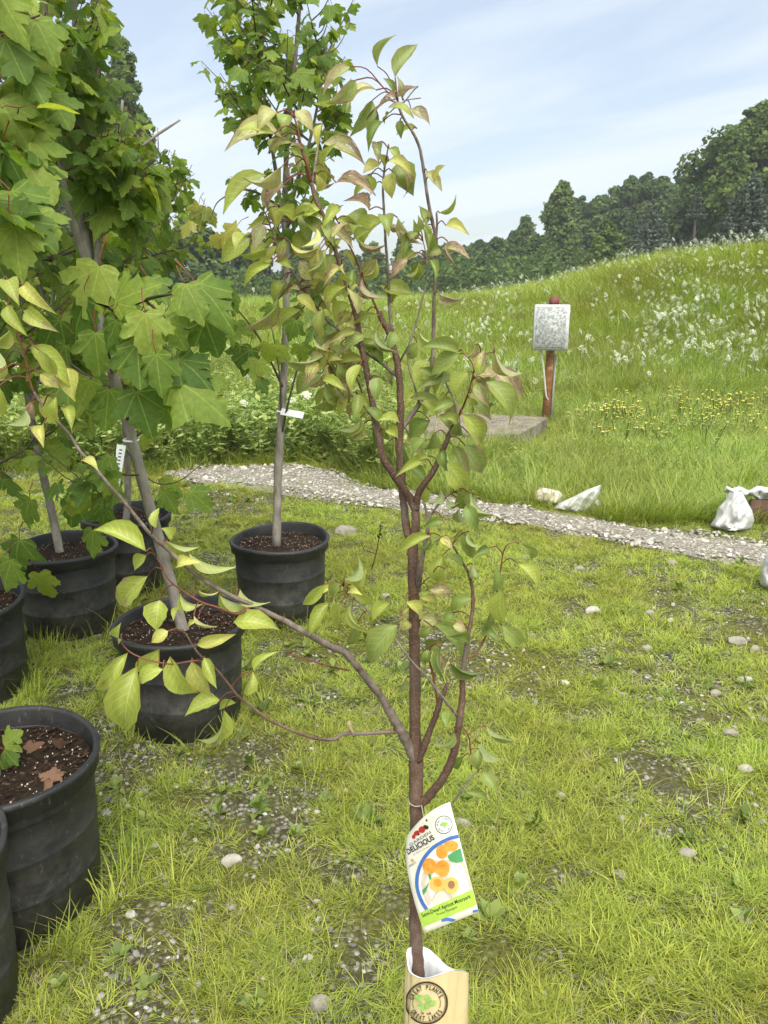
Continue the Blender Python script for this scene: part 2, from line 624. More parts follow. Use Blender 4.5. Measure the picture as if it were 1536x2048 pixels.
# gravel strip, a sheet just above the ground
mb = MB()
xs2 = np.linspace(PATH_FAR[0, 0], PATH_FAR[-1, 0], 150)
V, fs, ny = [], [], 12
for i, x in enumerate(xs2):
    lo = np.interp(x, PATH_NEAR[:, 0], PATH_NEAR[:, 1]) - 0.10 * (vnoise(x, 0.3, 4) - 0.5) * 2
    hi = np.interp(x, PATH_FAR[:, 0], PATH_FAR[:, 1]) + 0.10 * (vnoise(x, 9.3, 4) - 0.5) * 2
    for j in range(ny):
        y = lo + (hi - lo) * j / (ny - 1)
        h = 0.004 + 0.02 * math.sin(math.pi * j / (ny - 1))
        V.append((x, y, gz1(x, y) + h))
for i in range(len(xs2) - 1):
    for j in range(ny - 1):
        a = i * ny + j
        fs.append((a, a + ny, a + ny + 1, a + 1))
mb.add(V, fs)
tag(mb.build('gravel_path', M_path), 'strip of pale crushed stone between lawn and meadow', 'path', kind='structure')


# ================================================================== stuff: grass, pebbles, flowers
def blade(mb, base, h, w, az, lean, bend, r, seg=2, mi=0):
    """one grass blade: a tapering, bending strip"""
    d = np.array([math.cos(az), math.sin(az), 0]); s = np.array([-d[1], d[0], 0])
    V, f = [], []
    for k in range(seg + 1):
        q = k / seg
        p = np.array(base) + d * (lean * q + bend * q * q) * h + np.array([0, 0, 1]) * h * (q - 0.35 * abs(bend) * q * q)
        ww = w * (1 - q) ** 0.6 if k else w * 0.8
        if k < seg:
            V += [p - s * ww / 2, p + s * ww / 2]
        else:
            V.append(p)
    for k in range(seg - 1):
        f.append((2 * k, 2 * k + 1, 2 * k + 3, 2 * k + 2))
    f.append((2 * seg - 2, 2 * seg - 1, 2 * seg))
    mb.add(V, f, mi, r)


def tuft(n, rad, h0, h1, w, lean=0.5, bend=0.6, seg=2, seedv=0):
    rr = random.Random(seedv)
    mb = MB()
    tr = rr.random()
    for _ in range(n):
        a, q = rr.uniform(0, 6.283), rad * math.sqrt(rr.random())
        az = a + rr.uniform(-1.2, 1.2)
        blade(mb, (q * math.cos(a), q * math.sin(a), -0.004), rr.uniform(h0, h1), w * rr.uniform(0.7, 1.25), az,
              rr.uniform(0.05, lean), rr.uniform(0.1, bend), min(0.999, max(0, tr * 0.3 + rr.random() * 0.5)), seg)
    return mb


M_lawn = foliage_mat('lawn_blades', (0.135, 0.20, 0.009), (0.27, 0.35, 0.015), (0.42, 0.46, 0.036), 0.34, 0.75, 0.12, patch=1.3)
M_meadow = foliage_mat('meadow_blades', (0.125, 0.20, 0.020), (0.225, 0.315, 0.034), (0.37, 0.41, 0.08), 0.32, 0.75, 0.12, patch=0.45)
M_weed = foliage_mat('weed_leaves', (0.075, 0.125, 0.018), (0.14, 0.21, 0.028), (0.24, 0.31, 0.05), 0.30, 0.55, 0.3, patch=0.7)
M_straw = foliage_mat('dry_stalks', (0.22, 0.19, 0.08), (0.32, 0.28, 0.13), (0.42, 0.36, 0.20), 0.2, 0.7, 0.2)
M_white = foliage_mat('white_petals', (0.56, 0.60, 0.42), (0.68, 0.70, 0.55), (0.78, 0.79, 0.68), 0.25, 0.7, 0.2)
M_yellow = foliage_mat('yellow_petals', (0.68, 0.56, 0.02), (0.76, 0.64, 0.03), (0.80, 0.70, 0.05), 0.2, 0.6, 0.2)
M_stem = foliage_mat('green_stems', (0.09, 0.14, 0.03), (0.13, 0.18, 0.04), (0.18, 0.22, 0.06), 0.1, 0.6, 0.3)


def spread(n, x0, x1, y0, y1, dens, power=1.0):
    """points with y weighted towards the camera, thinned by a density function"""
    u = rng.random(n)
    y = y0 + (y1 - y0) * u ** power
    x = x0 + (x1 - x0) * rng.random(n)
    keep = (np.abs(x) < 0.56 * y + 0.55)
    x, y = x[keep], y[keep]
    k = rng.random(len(x)) < dens(x, y)
    return x[k], y[k]


POTS = []   # (x, y, r) filled further down, needed so no grass grows through a pot
POT_SPOTS = dict(A=(-0.49, 3.53), B=(-1.455, 3.39), C=(-1.34, 3.93), D=(-0.73, 2.59), E=(-1.605, 2.77), F=(-0.955, 1.70), G=(-0.99, 1.36))
POT_SIZE = dict(F=(0.236, 0.415), G=(0.200, 0.42))
POT_R, POT_H = 0.232, 0.385


def outside_pots(x, y, m=0.0):
    k = np.ones(len(x), bool)
    for kk, (a, b) in POT_SPOTS.items():
        k &= np.hypot(x - a, y - b) > POT_SIZE.get(kk, (POT_R, 0))[0] * 0.9 + m
    return k


def rots(n, tilt=0.15):
    return np.stack([rng.normal(0, tilt, n), rng.normal(0, tilt, n), rng.random(n) * 6.283], 1)


def place(x, y, dz=0.0):
    return np.stack([x, y, gz(x, y) + dz], 1)


# short lawn
protos = [tuft(30, 0.035, 0.014, 0.040, 0.0026, 1.5, 0.9, 2, s).data('lawn_tuft', M_lawn) for s in range(6)] + [tuft(16, 0.035, 0.010, 0.030, 0.0022, 3.0, 0.9, 2, 300 + s).data('thatch_tuft', M_straw) for s in range(2)]
x, y = spread(125000, -4.6, 4.6, 0.95, 8.6, lambda x, y: np.clip(1.08 - 1.0 * bare(x, y), 0.05, 1) * (1 - 0.95 * on_path(x, y) * (fbm(x + 9, y, 3.4) > 0.36)) * np.clip(3.2 * (fbm(x, y, 7.0, 3) - 0.24), 0.05, 1), 1.25)
k = outside_pots(x, y); x, y = x[k], y[k]
s = (0.60 + 0.6 * rng.random(len(x))) * (0.8 + 0.5 * fbm(x, y, 1.1))
scatter('grass', place(x, y), rots(len(x)), np.stack([s, s, s * (0.55 + 0.4 * rng.random(len(x)))], 1), np.where(rng.random(len(x)) < 0.09, rng.integers(6, 8, len(x)), rng.integers(0, 6, len(x))), protos,
        'short yellow green lawn grass worn thin over stones', 'grass')

# longer loose blades standing out of the lawn
protos = [tuft(9, 0.035, 0.07, 0.17, 0.0034, 0.55, 0.9, 3, 40 + s).data('long_tuft', M_lawn) for s in range(5)]
x, y = spread(4200, -4.2, 4.2, 1.0, 8.0, lambda x, y: np.clip(np.where((x < 0.1) & (y < 2.0), 0.5, 0.08) + 0.7 * (fbm(x + 3, y, 1.2) - 0.45), 0.02, 1) * (1 - 0.9 * on_path(x, y)))
k = outside_pots(x, y); x, y = x[k], y[k]
# ring of longer grass at the foot of the pots
for (a, b) in POT_SPOTS.values():
    an = rng.random(46) * 6.283; q = POT_R * 0.9 + 0.02 + 0.05 * rng.random(46)
    x = np.concatenate([x, a + q * np.cos(an)]); y = np.concatenate([y, b + q * np.sin(an)])
k = outside_pots(x, y, 0.0); x, y = x[k], y[k]
s = 0.45 + 0.6 * rng.random(len(x))
scatter('long_grass', place(x, y), rots(len(x), 0.2), np.stack([s, s, s], 1), rng.integers(0, 5, len(x)), protos,
        'scattered longer grass blades standing up from the lawn', 'grass')


# low broad-leaved weeds and clover
def weed(seedv, n=9, L=0.03, W=0.012, up=0.5, mat=None):
    rr = random.Random(seedv)
    mb = MB()
    for k in range(n):
        az = rr.uniform(0, 6.283); e = rr.uniform(0.1, up); l = L * rr.uniform(0.6, 1.2); w = W * rr.uniform(0.7, 1.2)
        d = np.array([math.cos(az) * math.cos(e), math.sin(az) * math.cos(e), math.sin(e)]); sd = np.array([-math.sin(az), math.cos(az), 0])
        b = d * l * 0.15
        v = [b, b + d * l * 0.45 + sd * w + [0, 0, .12 * l], b + d * l * 0.45 - [0, 0, 0.02 * l], b + d * l * 0.45 - sd * w + [0, 0, .12 * l], b + d * l - [0, 0, .12 * l]]
        mb.add(v, [(0, 1, 2), (0, 2, 3), (2, 1, 4), (2, 4, 3)], 0, rr.random() * 0.6)
    return mb


protos = [weed(s, 8, 0.032, 0.010, 0.7).data('weed', M_weed) for s in range(3)] + [weed(9 + s, 12, 0.05, 0.014, 1.2).data('weed', M_weed) for s in range(3)]
x, y = spread(9000, -4.2, 4.2, 1.0, 7.5, lambda x, y: np.clip(0.16 + 1.5 * (fbm(x + 31, y + 4, 1.3) - 0.45), 0.04, 1) * (1 - 0.8 * on_path(x, y)))
k = outside_pots(x, y); x, y = x[k], y[k]
s = 0.45 + 0.6 * rng.random(len(x))
scatter('weeds', place(x, y), rots(len(x), 0.2), np.stack([s, s, s], 1), rng.integers(0, 6, len(x)), protos,
        'low broad leaved weeds growing among the lawn grass', 'weeds')


# pebbles
def pebble(seedv, flat=0.55, sub=1):
    rr = np.random.default_rng(seedv)
    import bmesh
    bm = bmesh.new()
    bmesh.ops.create_icosphere(bm, subdivisions=sub, radius=1.0)
    v = np.array([q.co[:] for q in bm.verts]); f = [[q.index for q in p.verts] for p in bm.faces]
    bm.free()
    ax = rr.normal(size=(7, 3)); ax /= np.linalg.norm(ax, axis=1)[:, None]
    for a in ax:                       # cut flat facets
        d = v @ a; lim = rr.uniform(0.55, 0.9)
        v = v - np.outer(np.maximum(d - lim, 0), a)
    v *= np.array([rr.uniform(0.8, 1.3), rr.uniform(0.7, 1.0), flat * rr.uniform(0.8, 1.2)])
    return MB().add(v, f)


t = NT('cream_gravel_chips')
r = t.math('FRACT', t.math('ADD', t.attr('rnd'), t.info('Random')))
c = t.ramp(r, [(0.0, (0.20, 0.18, 0.145)), (0.3, (0.31, 0.285, 0.235)), (0.65, (0.42, 0.39, 0.33)), (1.0, (0.58, 0.55, 0.48))])
M_chipstone = t.done(t.bsdf(t.hsv(c, 0.5, 1.0, t.rng(t.noise(2.2, 4, 0.6, t.coord()), 0.3, 0.7, 0.8, 1.12)), 0.9, 0.2))
protos = [pebble(s, 0.42).data('gravel_chip', M_chipstone, smooth=False) for s in range(7)]
x, y = spread(80000, -4.5, 4.5, 3.6, 8.2, lambda x, y: 0.9 * on_path(x, y))
s = 0.0098 * np.exp(rng.normal(0, 0.5, len(x)))
scatter('gravel', place(x, y, 0.020), rots(len(x), 0.35), np.stack([s, s, s], 1), rng.integers(0, 7, len(x)), protos,
        'cream crushed stone covering the strip behind the lawn', 'gravel')
protos = [pebble(s).data('pebble', M_pebble, smooth=False) for s in range(7)]
x, y = spread(60000, -4.2, 4.2, 0.95, 6.6, lambda x, y: np.clip(0.9 * bare(x, y) + 0.02, 0, 1), 1.2)
k = outside_pots(x, y); x, y = x[k], y[k]
s = 0.0055 * np.exp(rng.normal(0, 0.5, len(x)))
scatter('pebbles', place(x, y, 0.003), rots(len(x), 0.35), np.stack([s, s, s], 1), rng.integers(0, 7, len(x)), protos,
        'small pale and dark pebbles showing through the worn lawn', 'pebbles')

# meadow on the bank
protos = [tuft(26, 0.10, 0.09, 0.26, 0.0052, 0.6, 0.8, 2, 80 + s).data('meadow_tuft', M_meadow) for s in range(6)] + \
         [tuft(12, 0.08, 0.20, 0.42, 0.0045, 0.35, 0.5, 3, 95 + s).data('meadow_tuft', M_meadow) for s in range(3)]


def slab_clear(x, y):
    return ~((x > 0.2) & (x < 1.72) & (y > 7.25) & (y < 8.6) & (y > 7.2 + 0 * x))


x, y = spread(95000, -12, 15, 5.0, 32, lambda x, y: (y > np.interp(x, PATH_FAR[:, 0], PATH_FAR[:, 1]) + 0.02) * np.clip(1.15 - y / 60, 0.3, 1), 1.5)
k = slab_clear(x, y); x, y = x[k], y[k]
hgt = (1 + 0.7 * np.exp(-((x - 0.9) / 0.7) ** 2 - ((y - 7.0) / 0.3) ** 2)) * np.where(y < 10.5, np.where(x > 0.5, 0.62, 0.8), 1.0) * (0.65 + 0.6 * fbm(x, y, 0.35))
s = (0.7 + 0.5 * rng.random(len(x)))
w = s * np.clip(y / 9, 1, 2.2)
idx = np.where(rng.random(len(x)) < 0.16, rng.integers(6, 9, len(x)), rng.integers(0, 6, len(x)))
scatter('meadow_grass', place(x, y), rots(len(x), 0.14), np.stack([w, w, s * hgt], 1), idx, protos,
        'tall green meadow grass covering the bank behind the gravel', 'grass')

# dry straw-coloured patch near the slab and on the bank
protos = [tuft(14, 0.09, 0.12, 0.30, 0.0045, 0.5, 0.7, 2, 120 + s).data('straw_tuft', M_straw) for s in range(3)]
x, y = spread(9000, -6, 12, 6.3, 26, lambda x, y: np.clip(2.5 * (fbm(x + 11, y + 5, 0.5) - 0.52), 0, 0.55) + 0.3 * np.exp(-((x - 1.2) ** 2 + (y - 7.1) ** 2) / 0.5) + 0.5 * np.exp(-((x - 3.0) / 0.7) ** 2 - ((y - 13.0) / 1.6) ** 2), 1.3)
k = slab_clear(x, y) & (y > np.interp(x, PATH_FAR[:, 0], PATH_FAR[:, 1]) + 0.1); x, y = x[k], y[k]
s = 0.6 + 0.6 * rng.random(len(x))
scatter('dry_grass', place(x, y), rots(len(x), 0.2), np.stack([s, s, s * 0.8], 1), rng.integers(0, 3, len(x)), protos,
        'dry straw coloured grass stems scattered through the meadow', 'grass')

# leafy weed thicket behind the gravel on the left
def leafy(seedv, h=0.5, n=46):
    rr = random.Random(seedv)
    mb = MB()
    for st in range(5):
        a = rr.uniform(0, 6.283); ln = rr.uniform(0.1, 0.35)
        top = np.array([math.cos(a) * ln * h, math.sin(a) * ln * h, h * rr.uniform(0.6, 1)])
        tube(mb, np.array([(0, 0, 0), top * 0.5 + [0, 0, 0.05 * h], top]), [0.003, 0.0025, 0.0012], 3, 0, 0.2, cap=False)
        for k in range(n // 5):
            q = rr.uniform(0.12, 1); b = top * q
            az = rr.uniform(0, 6.283); l = h * rr.uniform(0.07, 0.16); w = l * 0.26
            d = np.array([math.cos(az), math.sin(az), rr.uniform(-0.3, 0.6)]); sd = np.array([-d[1], d[0], 0])
            mb.add([b, b + d * l * 0.5 + sd * w, b + d * l, b + d * l * 0.5 - sd * w], [(0, 1, 2), (0, 2, 3)], 0, rr.random() * 0.7)
    return mb


M_thicket = foliage_mat('thicket_leaves', (0.13, 0.20, 0.035), (0.22, 0.30, 0.05), (0.36, 0.42, 0.10), 0.36, 0.7, 0.15, patch=0.9)
protos = [leafy(s).data('thicket_plant', M_thicket) for s in range(5)]
x, y = spread(8000, -5, 8, 6.0, 13, lambda x, y: (y > np.interp(x, PATH_FAR[:, 0], PATH_FAR[:, 1]) + 0.10) *
              np.clip(0.9 * np.exp(-np.maximum(y - np.interp(x, PATH_FAR[:, 0], PATH_FAR[:, 1]) - 1.0, 0) ** 2 / 0.9) * (x < 0.35) + 0.16 + 0.5 * (fbm(x, y, 0.6) > 0.50) * (y > 7.6) * (y < 11.5) + 0.6 * np.exp(-((y - 7.05) / 0.25) ** 2) * (x > 0.1) * (x < 1.3), 0, 1), 1.2)
k = slab_clear(x, y); x, y = x[k], y[k]
s = np.where(x < 0.1, 0.75 + 0.5 * rng.random(len(x)), 0.28 + 0.26 * rng.random(len(x)))
scatter('thicket', place(x, y), rots(len(x), 0.1), np.stack([s, s, s], 1), rng.integers(0, 5, len(x)), protos,
        'dense leafy green weeds behind the gravel strip', 'weeds')


# wild carrot: one builder, used for the far mass (stuff) and the near ones (things)
def umbel(mb, c, rad, nrm, r, n=15, mi=0):
    nrm = np.array(nrm, float); nrm /= np.linalg.norm(nrm)
    a = np.cross(nrm, [0.3, 0.9, 0.1]); a /= np.linalg.norm(a); b = np.cross(nrm, a)
    rr = random.Random(int(r * 1e6) + 5)
    for k in range(n):
        an = k * 2.399; q = rad * math.sqrt((k + 0.5) / n)
        p = np.array(c) + a * q * math.cos(an) + b * q * math.sin(an) + nrm * (0.10 * rad * rr.random() - 0.25 * q * q / rad)
        e = rad * rr.uniform(0.16, 0.26)
        V = [p + e * (a * math.cos(t0) + b * math.sin(t0)) for t0 in np.linspace(rr.random(), rr.random() + 6.283, 6)[:-1]]
        V.append(p + nrm * e * 0.6)
        mb.add(V, [(i, (i + 1) % 5, 5) for i in range(5)], mi, rr.random())


def far_flower(seedv):
    rr = random.Random(seedv)
    mb = MB()
    h = 0.45
    top = np.array([rr.uniform(-.08, .08), rr.uniform(-.08, .08), h])
    tube(mb, np.array([(0, 0, 0), top * 0.5 + [0.02, 0, 0], top]), [0.005, 0.004, 0.003], 3, 1, 0.3, cap=False)
    umbel(mb, top, 0.047, (rr.uniform(-.5, .5), rr.uniform(-1.1, -.2), 0.8), rr.random(), 11)
    b = top * 0.6
    tp = b + np.array([rr.uniform(-.16, .16), rr.uniform(-.16, .16), rr.uniform(0.06, 0.15)])
    tube(mb, np.array([b, tp]), 0.003, 3, 1, 0.3, cap=False)
    umbel(mb, tp, 0.036, (rr.uniform(-.5, .5), -0.8, 0.8), rr.random(), 8)
    return mb


protos = [far_flower(s).data('carrot_flower', [M_white, M_stem]) for s in range(5)]


def flower_dens(x, y):
    right = 0.12 * (x > 2.4) * (y > 10.4)
    right2 = 1.0 * np.clip((x - 0.40 * (y - 11.5) - 2.9) / 0.8, 0, 1) * (y > 10.8) * (x < 14) * np.clip((22 - y) / 5, 0.08, 1)
    left = (0.35 * np.exp(-((x - 0.9 - 0.05 * y) / 1.1) ** 2) * (y > 9.5) + 0.10 * (x < 0)) * np.clip((20 - y) / 6, 0.06, 1)
    return np.clip(0.95 * np.maximum(right * 0.8, right2) + left + 0.015, 0, 1) * np.clip(0.45 + 2.0 * (fbm(x, y, 0.9) - 0.35), 0, 1)


x, y = spread(17000, -8, 15, 9.0, 30, flower_dens, 1.2)
s = (0.50 + 0.4 * rng.random(len(x)))
hs = s * (1.1 + 0.4 * rng.random(len(x)))
ws = s
scatter('wild_carrot_bloom', place(x, y), rots(len(x), 0.12), np.stack([ws, ws, hs], 1), rng.integers(0, 5, len(x)), protos,
        'mass of white wild carrot flowers over the bank', 'wildflowers')


# small yellow flowers at the foot of the bank
def yflower(seedv):
    rr = random.Random(seedv)
    mb = MB()
    for k in range(4):
        p = np.array([rr.uniform(-.10, .10), rr.uniform(-.10, .10), rr.uniform(0.6, 1.15)])
        tube(mb, np.array([(p[0] * .4, p[1] * .4, 0), p]), 0.004, 3, 1, 0.3, cap=False)
        e = 0.012
        for j in range(4):
            an = rr.uniform(0, 6.283)
            d = np.array([math.cos(an), math.sin(an), rr.uniform(-.2, .8)]) * e; sd = np.array([-d[1], d[0], 0]) * .7
            mb.add([p, p + d + sd, p + d * 1.7, p + d - sd], [(0, 1, 2), (0, 2, 3)], 0, rr.random())
    return mb


protos = [yflower(s).data('yellow_flower', [M_yellow, M_stem]) for s in range(4)]
x, y = spread(9000, 1.4, 6.2, 7.0, 10.6, lambda x, y: np.clip(np.exp(-((y - 8.6 - 0.06 * (x - 3)) / 0.85) ** 2) * (x > 2.0) * 2.0 * (fbm(x, y, 1.3) - 0.36), 0, 1) * 0.19)
s = 0.8 + 0.5 * rng.random(len(x))
scatter('yellow_flowers', place(x, y), rots(len(x), 0.12), np.stack([s, s, s * (0.10 + 0.13 * rng.random(len(x)))], 1), rng.integers(0, 4, len(x)), protos,
        'drift of tiny yellow wildflowers at the foot of the bank', 'wildflowers')

# ================================================================== background trees
M_far = foliage_mat('far_leaves', (0.050, 0.088, 0.028), (0.085, 0.138, 0.042), (0.135, 0.195, 0.058), 0.32, 0.7, 0.15)
M_far2 = foliage_mat('far_light_leaves', (0.075, 0.122, 0.034), (0.12, 0.178, 0.046), (0.18, 0.24, 0.062), 0.32, 0.7, 0.15)
M_spruce = foliage_mat('spruce_needles', (0.075, 0.10, 0.070), (0.115, 0.145, 0.105), (0.17, 0.20, 0.15), 0.2, 0.8, 0.1)
M_fartrunk = plain('far_bark', (0.10, 0.085, 0.07), 0.9, 0.1, 0.3, 3.0)


def quads(cs, ns, sz, r):
    """leaf-clump cards: irregular five-cornered patches around centres cs with normals ns"""
    n = len(cs)
    ns = ns / (np.linalg.norm(ns, axis=1)[:, None] + 1e-9)
    a = np.cross(ns, rng.normal(size=(n, 3))); a /= np.linalg.norm(a, axis=1)[:, None] + 1e-9
    b = np.cross(ns, a)
    an = np.linspace(0, 6.283, 5, endpoint=False)
    V = np.empty((n, 5, 3))
    for k in range(5):
        q = (sz * rng.uniform(0.45, 1.1, n))[:, None]
        V[:, k] = cs + q * (a * math.cos(an[k]) + b * math.sin(an[k])) + ns * (sz * rng.uniform(-.25, .25, n))[:, None]
    return V.reshape(-1, 3), [tuple(range(5 * i, 5 * i + 5)) for i in range(n)], np.repeat(r, 5)


def broad_tree(name, label, px, top_py, Y, wid_px, kind=0, nclump=26, leaf=0.22, dens=1.0, low=0.18, group=None, slim=False):
    top = P(px, top_py, Y)
    bz = gz1(top[0], Y)
    H = top[2] - bz
    root = empty(name, (top[0], Y, bz))
    tag(root, label, 'tree', group)
    b = np.array([top[0], Y, bz])
    zc = proj(top)[2]
    Wd = wid_px / F * zc / 2
    mb = MB()
    tp = np.array([b, b + [0.02 * H, 0, 0.35 * H], b + [-0.02 * H, 0.01 * H, 0.7 * H], b + [0, 0, 0.95 * H]])
    tube(mb, catmull(tp, 3), np.linspace(0.022 * H + 0.05, 0.012, 10), 7, 0, rough=0.2)
    mb.build('trunk', M_fartrunk, root)
    mb = MB(); cs, ns, rs, ss = [], [], [], []
    limbs = MB()
    nclump = int(nclump * 1.6)
    for k in range(nclump):
        q = (k + 0.5) / nclump
        zrel = low + (1.0 - low) * q ** 0.85
        zt_ = min(1, max(0, (zrel - (0.30 if slim else 0.42)) / (0.74 if slim else 0.60)))
        prof = min(1, 0.45 + (zrel - low) / 0.35) * max(0.05, 1 - zt_ ** (1.5 if slim else 2.1)) * rng.uniform(0.8, 1.12)
        an = k * 2.399 + rng.uniform(-.5, .5)
        rad = Wd * prof * rng.uniform(0.35, 0.86)
        cr_ = Wd * (0.30 if not slim else 0.46) * rng.uniform(0.6, 1.25) * (0.35 + 0.65 * prof)
        c = b + np.array([math.cos(an) * rad, math.sin(an) * rad * 0.9, zrel * H - cr_ * (0.55 if q > 0.85 else 0.2)])
        st = b + [0, 0, max(0.15, zrel - 0.22) * H]
        tube(limbs, np.array([st, (st + c) / 2 + [0, 0, 0.05 * H], c]), [0.012 * H * (1.1 - zrel) + 0.015, 0.02, 0.008], 4, 0, cap=False)
        m = int(dens * 330 * (0.35 + cr_))
        d = rng.normal(size=(m, 3)); d /= np.linalg.norm(d, axis=1)[:, None]
        d[:, 2] *= 0.78
        rr = cr_ * (1 - 0.55 * rng.random(m) ** 2.2) * (0.45 + 1.0 * vnoise(d[:, 0] * 4 + k, d[:, 1] * 4 + d[:, 2] * 5, 1.0))
        cs.append(c + d * rr[:, None]); ns.append(d + np.array([0, 0, 0.5]) + 0.7 * rng.normal(size=(m, 3)))
        rs.append(np.clip(rng.random() * 0.6 + rng.random(m) * 0.38, 0, 0.98)); ss.append(0.52 * leaf * rng.uniform(0.5, 1.3, m))
    o = limbs.build('limbs', M_fartrunk, root); o['kind'] = 'stuff'
    cs, ns, rs, ss = map(np.concatenate, (cs, ns, rs, ss))
    v, f, r = quads(cs, ns, ss, rs)
    mb.add(v, f, 0, r)
    mb.build('crown', [M_far, M_far2][kind], root, smooth=False)
    return root


def spruce_tree(name, label, px, top_py, Y, wid_px, group=None, bare_gap=None):
    top = P(px, top_py, Y)
    bz = gz1(top[0], Y)
    H = top[2] - bz
    root = empty(name, (top[0], Y, bz)); tag(root, label, 'tree', group)
    b = np.array([top[0], Y, bz]); zc = proj(top)[2]; Wd = wid_px / F * zc / 2
    mb = MB(); tube(mb, np.array([b, b + [0, 0, .5 * H], b + [0, 0, H]]), [0.03 * H, 0.018 * H, 0.004], 7); mb.build('trunk', M_fartrunk, root)
    cs, ns, rs, ss = [], [], [], []
    limbs = MB()
    nt = 17
    for k in range(nt):
        q = k / (nt - 1)
        if bare_gap and bare_gap[0] < q < bare_gap[1]: continue
        z = H * (0.04 + 0.95 * q); L = Wd * (1 - q) ** 0.8 * rng.uniform(0.85, 1.1) + 0.05 * Wd
        if bare_gap and q >= bare_gap[1]: L = Wd * 0.45 * (1 - q) / (1 - bare_gap[1]) * 1.2 + 0.06 * Wd
        nb = 9 if q < 0.7 else 6
        for j in range(nb):
            an = j * 6.283 / nb + k * 0.7 + rng.uniform(-.2, .2)
            d = np.array([math.cos(an), math.sin(an), 0])
            pts = [b + [0, 0, z] + d * L * u + np.array([0, 0, 1]) * L * (-0.28 * u + 0.16 * u * u) for u in (0, 0.5, 1.0)]
            tube(limbs, np.array(pts), [0.02, 0.012, 0.004], 3, 0, cap=False)
            m = max(10, int(80 * (1 - q) + 16))
            u = rng.random(m) ** 0.7
            side = np.array([-d[1], d[0], 0])
            sp = rng.normal(0, 0.14, m) * L * (1.1 - u)
            c = b + [0, 0, z] + d * (L * u)[:, None] + side * sp[:, None] + np.array([0, 0, 1]) * (L * (-0.20 * u + 0.20 * u * u) - 0.02 * np.abs(rng.normal(size=m)) * H)[:, None]
            cs.append(c); ns.append(np.array([0, 0, 0.6]) + 0.8 * rng.normal(size=(m, 3)))
            rs.append(np.clip(0.3 * rng.random() + 0.6 * rng.random(m), 0, 0.98)); ss.append(np.full(m, 0.022 * Wd + 0.03))
    o = limbs.build('limbs', M_fartrunk, root); o['kind'] = 'stuff'
    v, f, r = quads(*[np.concatenate(q) for q in (cs, ns, ss)], np.concatenate(rs))
    mb = MB(); mb.add(v, f, 0, r); mb.build('crown', M_spruce, root, smooth=False)
    return root


GT = 'trees beyond the meadow bank'
broad_tree('oak_tree', 'tallest broad oak crown at the right edge of the skyline', 1530, 205, 40, 300, 1, 34, 0.26, 1.5, group=GT)
broad_tree('oak_tree', 'rounded dark oak directly beside the tallest oak', 1415, 335, 46, 190, 0, 28, 0.25, 1.3, group=GT)
broad_tree('broadleaf_tree', 'dark tree in the skyline midway between poplar and oaks', 1325, 352, 56, 170, 0, 26, 0.26, 1.3, group=GT)
broad_tree('broadleaf_tree', 'dark tree with a twin pointed top right of the poplar', 1262, 352, 60, 130, 0, 24, 0.26, 1.3, group=GT)
broad_tree('broadleaf_tree', 'dark rounded tree tucked against the poplar', 1195, 392, 58, 130, 0, 24, 0.26, 1.3, group=GT)
broad_tree('poplar_tree', 'slim tall poplar rising alone above the dark trees', 1126, 362, 52, 92, 1, 24, 0.22, 1.5, 0.1, group=GT, slim=True)
broad_tree('broadleaf_tree', 'low bushy tree beside the foot of the poplar', 1075, 470, 48, 120, 0, 18, 0.22, 1.2, 0.06, group=GT)
broad_tree('broadleaf_tree', 'feathery tree with a split top left of the poplar', 1052, 432, 58, 80, 1, 18, 0.24, 1.1, 0.1, group=GT, slim=True)
broad_tree('broadleaf_tree', 'pale green young tree in front of the dark trees', 1216, 440, 36, 92, 1, 20, 0.14, 1.8, 0.05, group=GT, slim=True)
broad_tree('broadleaf_tree', 'short tree where the skyline starts to rise', 992, 474, 56, 90, 0, 18, 0.24, 1.2, 0.06, group=GT)
broad_tree('broadleaf_tree', 'hazy low tree just above the small box on its post', 930, 492, 60, 110, 0, 18, 0.24, 1.2, 0.05, group=GT)
broad_tree('broadleaf_tree', 'low hazy tree behind the tall twigs of the apricot', 862, 496, 62, 100, 0, 16, 0.24, 1.2, 0.05, group=GT)
broad_tree('pine_tree', 'pointed pine seen between the apricot twigs', 806, 468, 55, 62, 1, 18, 0.20, 1.2, 0.08, group=GT, slim=True)
broad_tree('pine_tree', 'smaller pine left of the pointed pine', 746, 484, 58, 70, 1, 16, 0.22, 1.1, 0.08, group=GT, slim=True)
broad_tree('broadleaf_tree', 'low dark tree behind the middle of the apricot', 690, 500, 60, 110, 0, 16, 0.24, 1.2, 0.05, group=GT)
broad_tree('broadleaf_tree', 'dark bushy tree behind the slim maple trunk', 610, 486, 50, 120, 0, 18, 0.24, 1.2, 0.05, group=GT)
broad_tree('broadleaf_tree', 'dark tree behind the yellowing maple sprig', 500, 468, 46, 120, 0, 20, 0.24, 1.2, 0.05, group=GT)
broad_tree('broadleaf_tree', 'broad dark tree filling the gap under the big maples', 380, 430, 40, 170, 0, 22, 0.24, 1.2, 0.05, group=GT)
broad_tree('willow_tree', 'tall feathery tree rising behind the maples on the left', 236, 74, 30, 150, 1, 34, 0.17, 1.5, 0.1, group=GT, slim=True)
broad_tree('broadleaf_tree', 'wide dark tree behind the leaning maple stems', 200, 300, 34, 260, 0, 28, 0.22, 1.3, 0.04, group=GT)
broad_tree('broadleaf_tree', 'dark tree behind the leaves at the left edge', 20, 300, 34, 260, 0, 26, 0.22, 1.3, 0.04, group=GT)
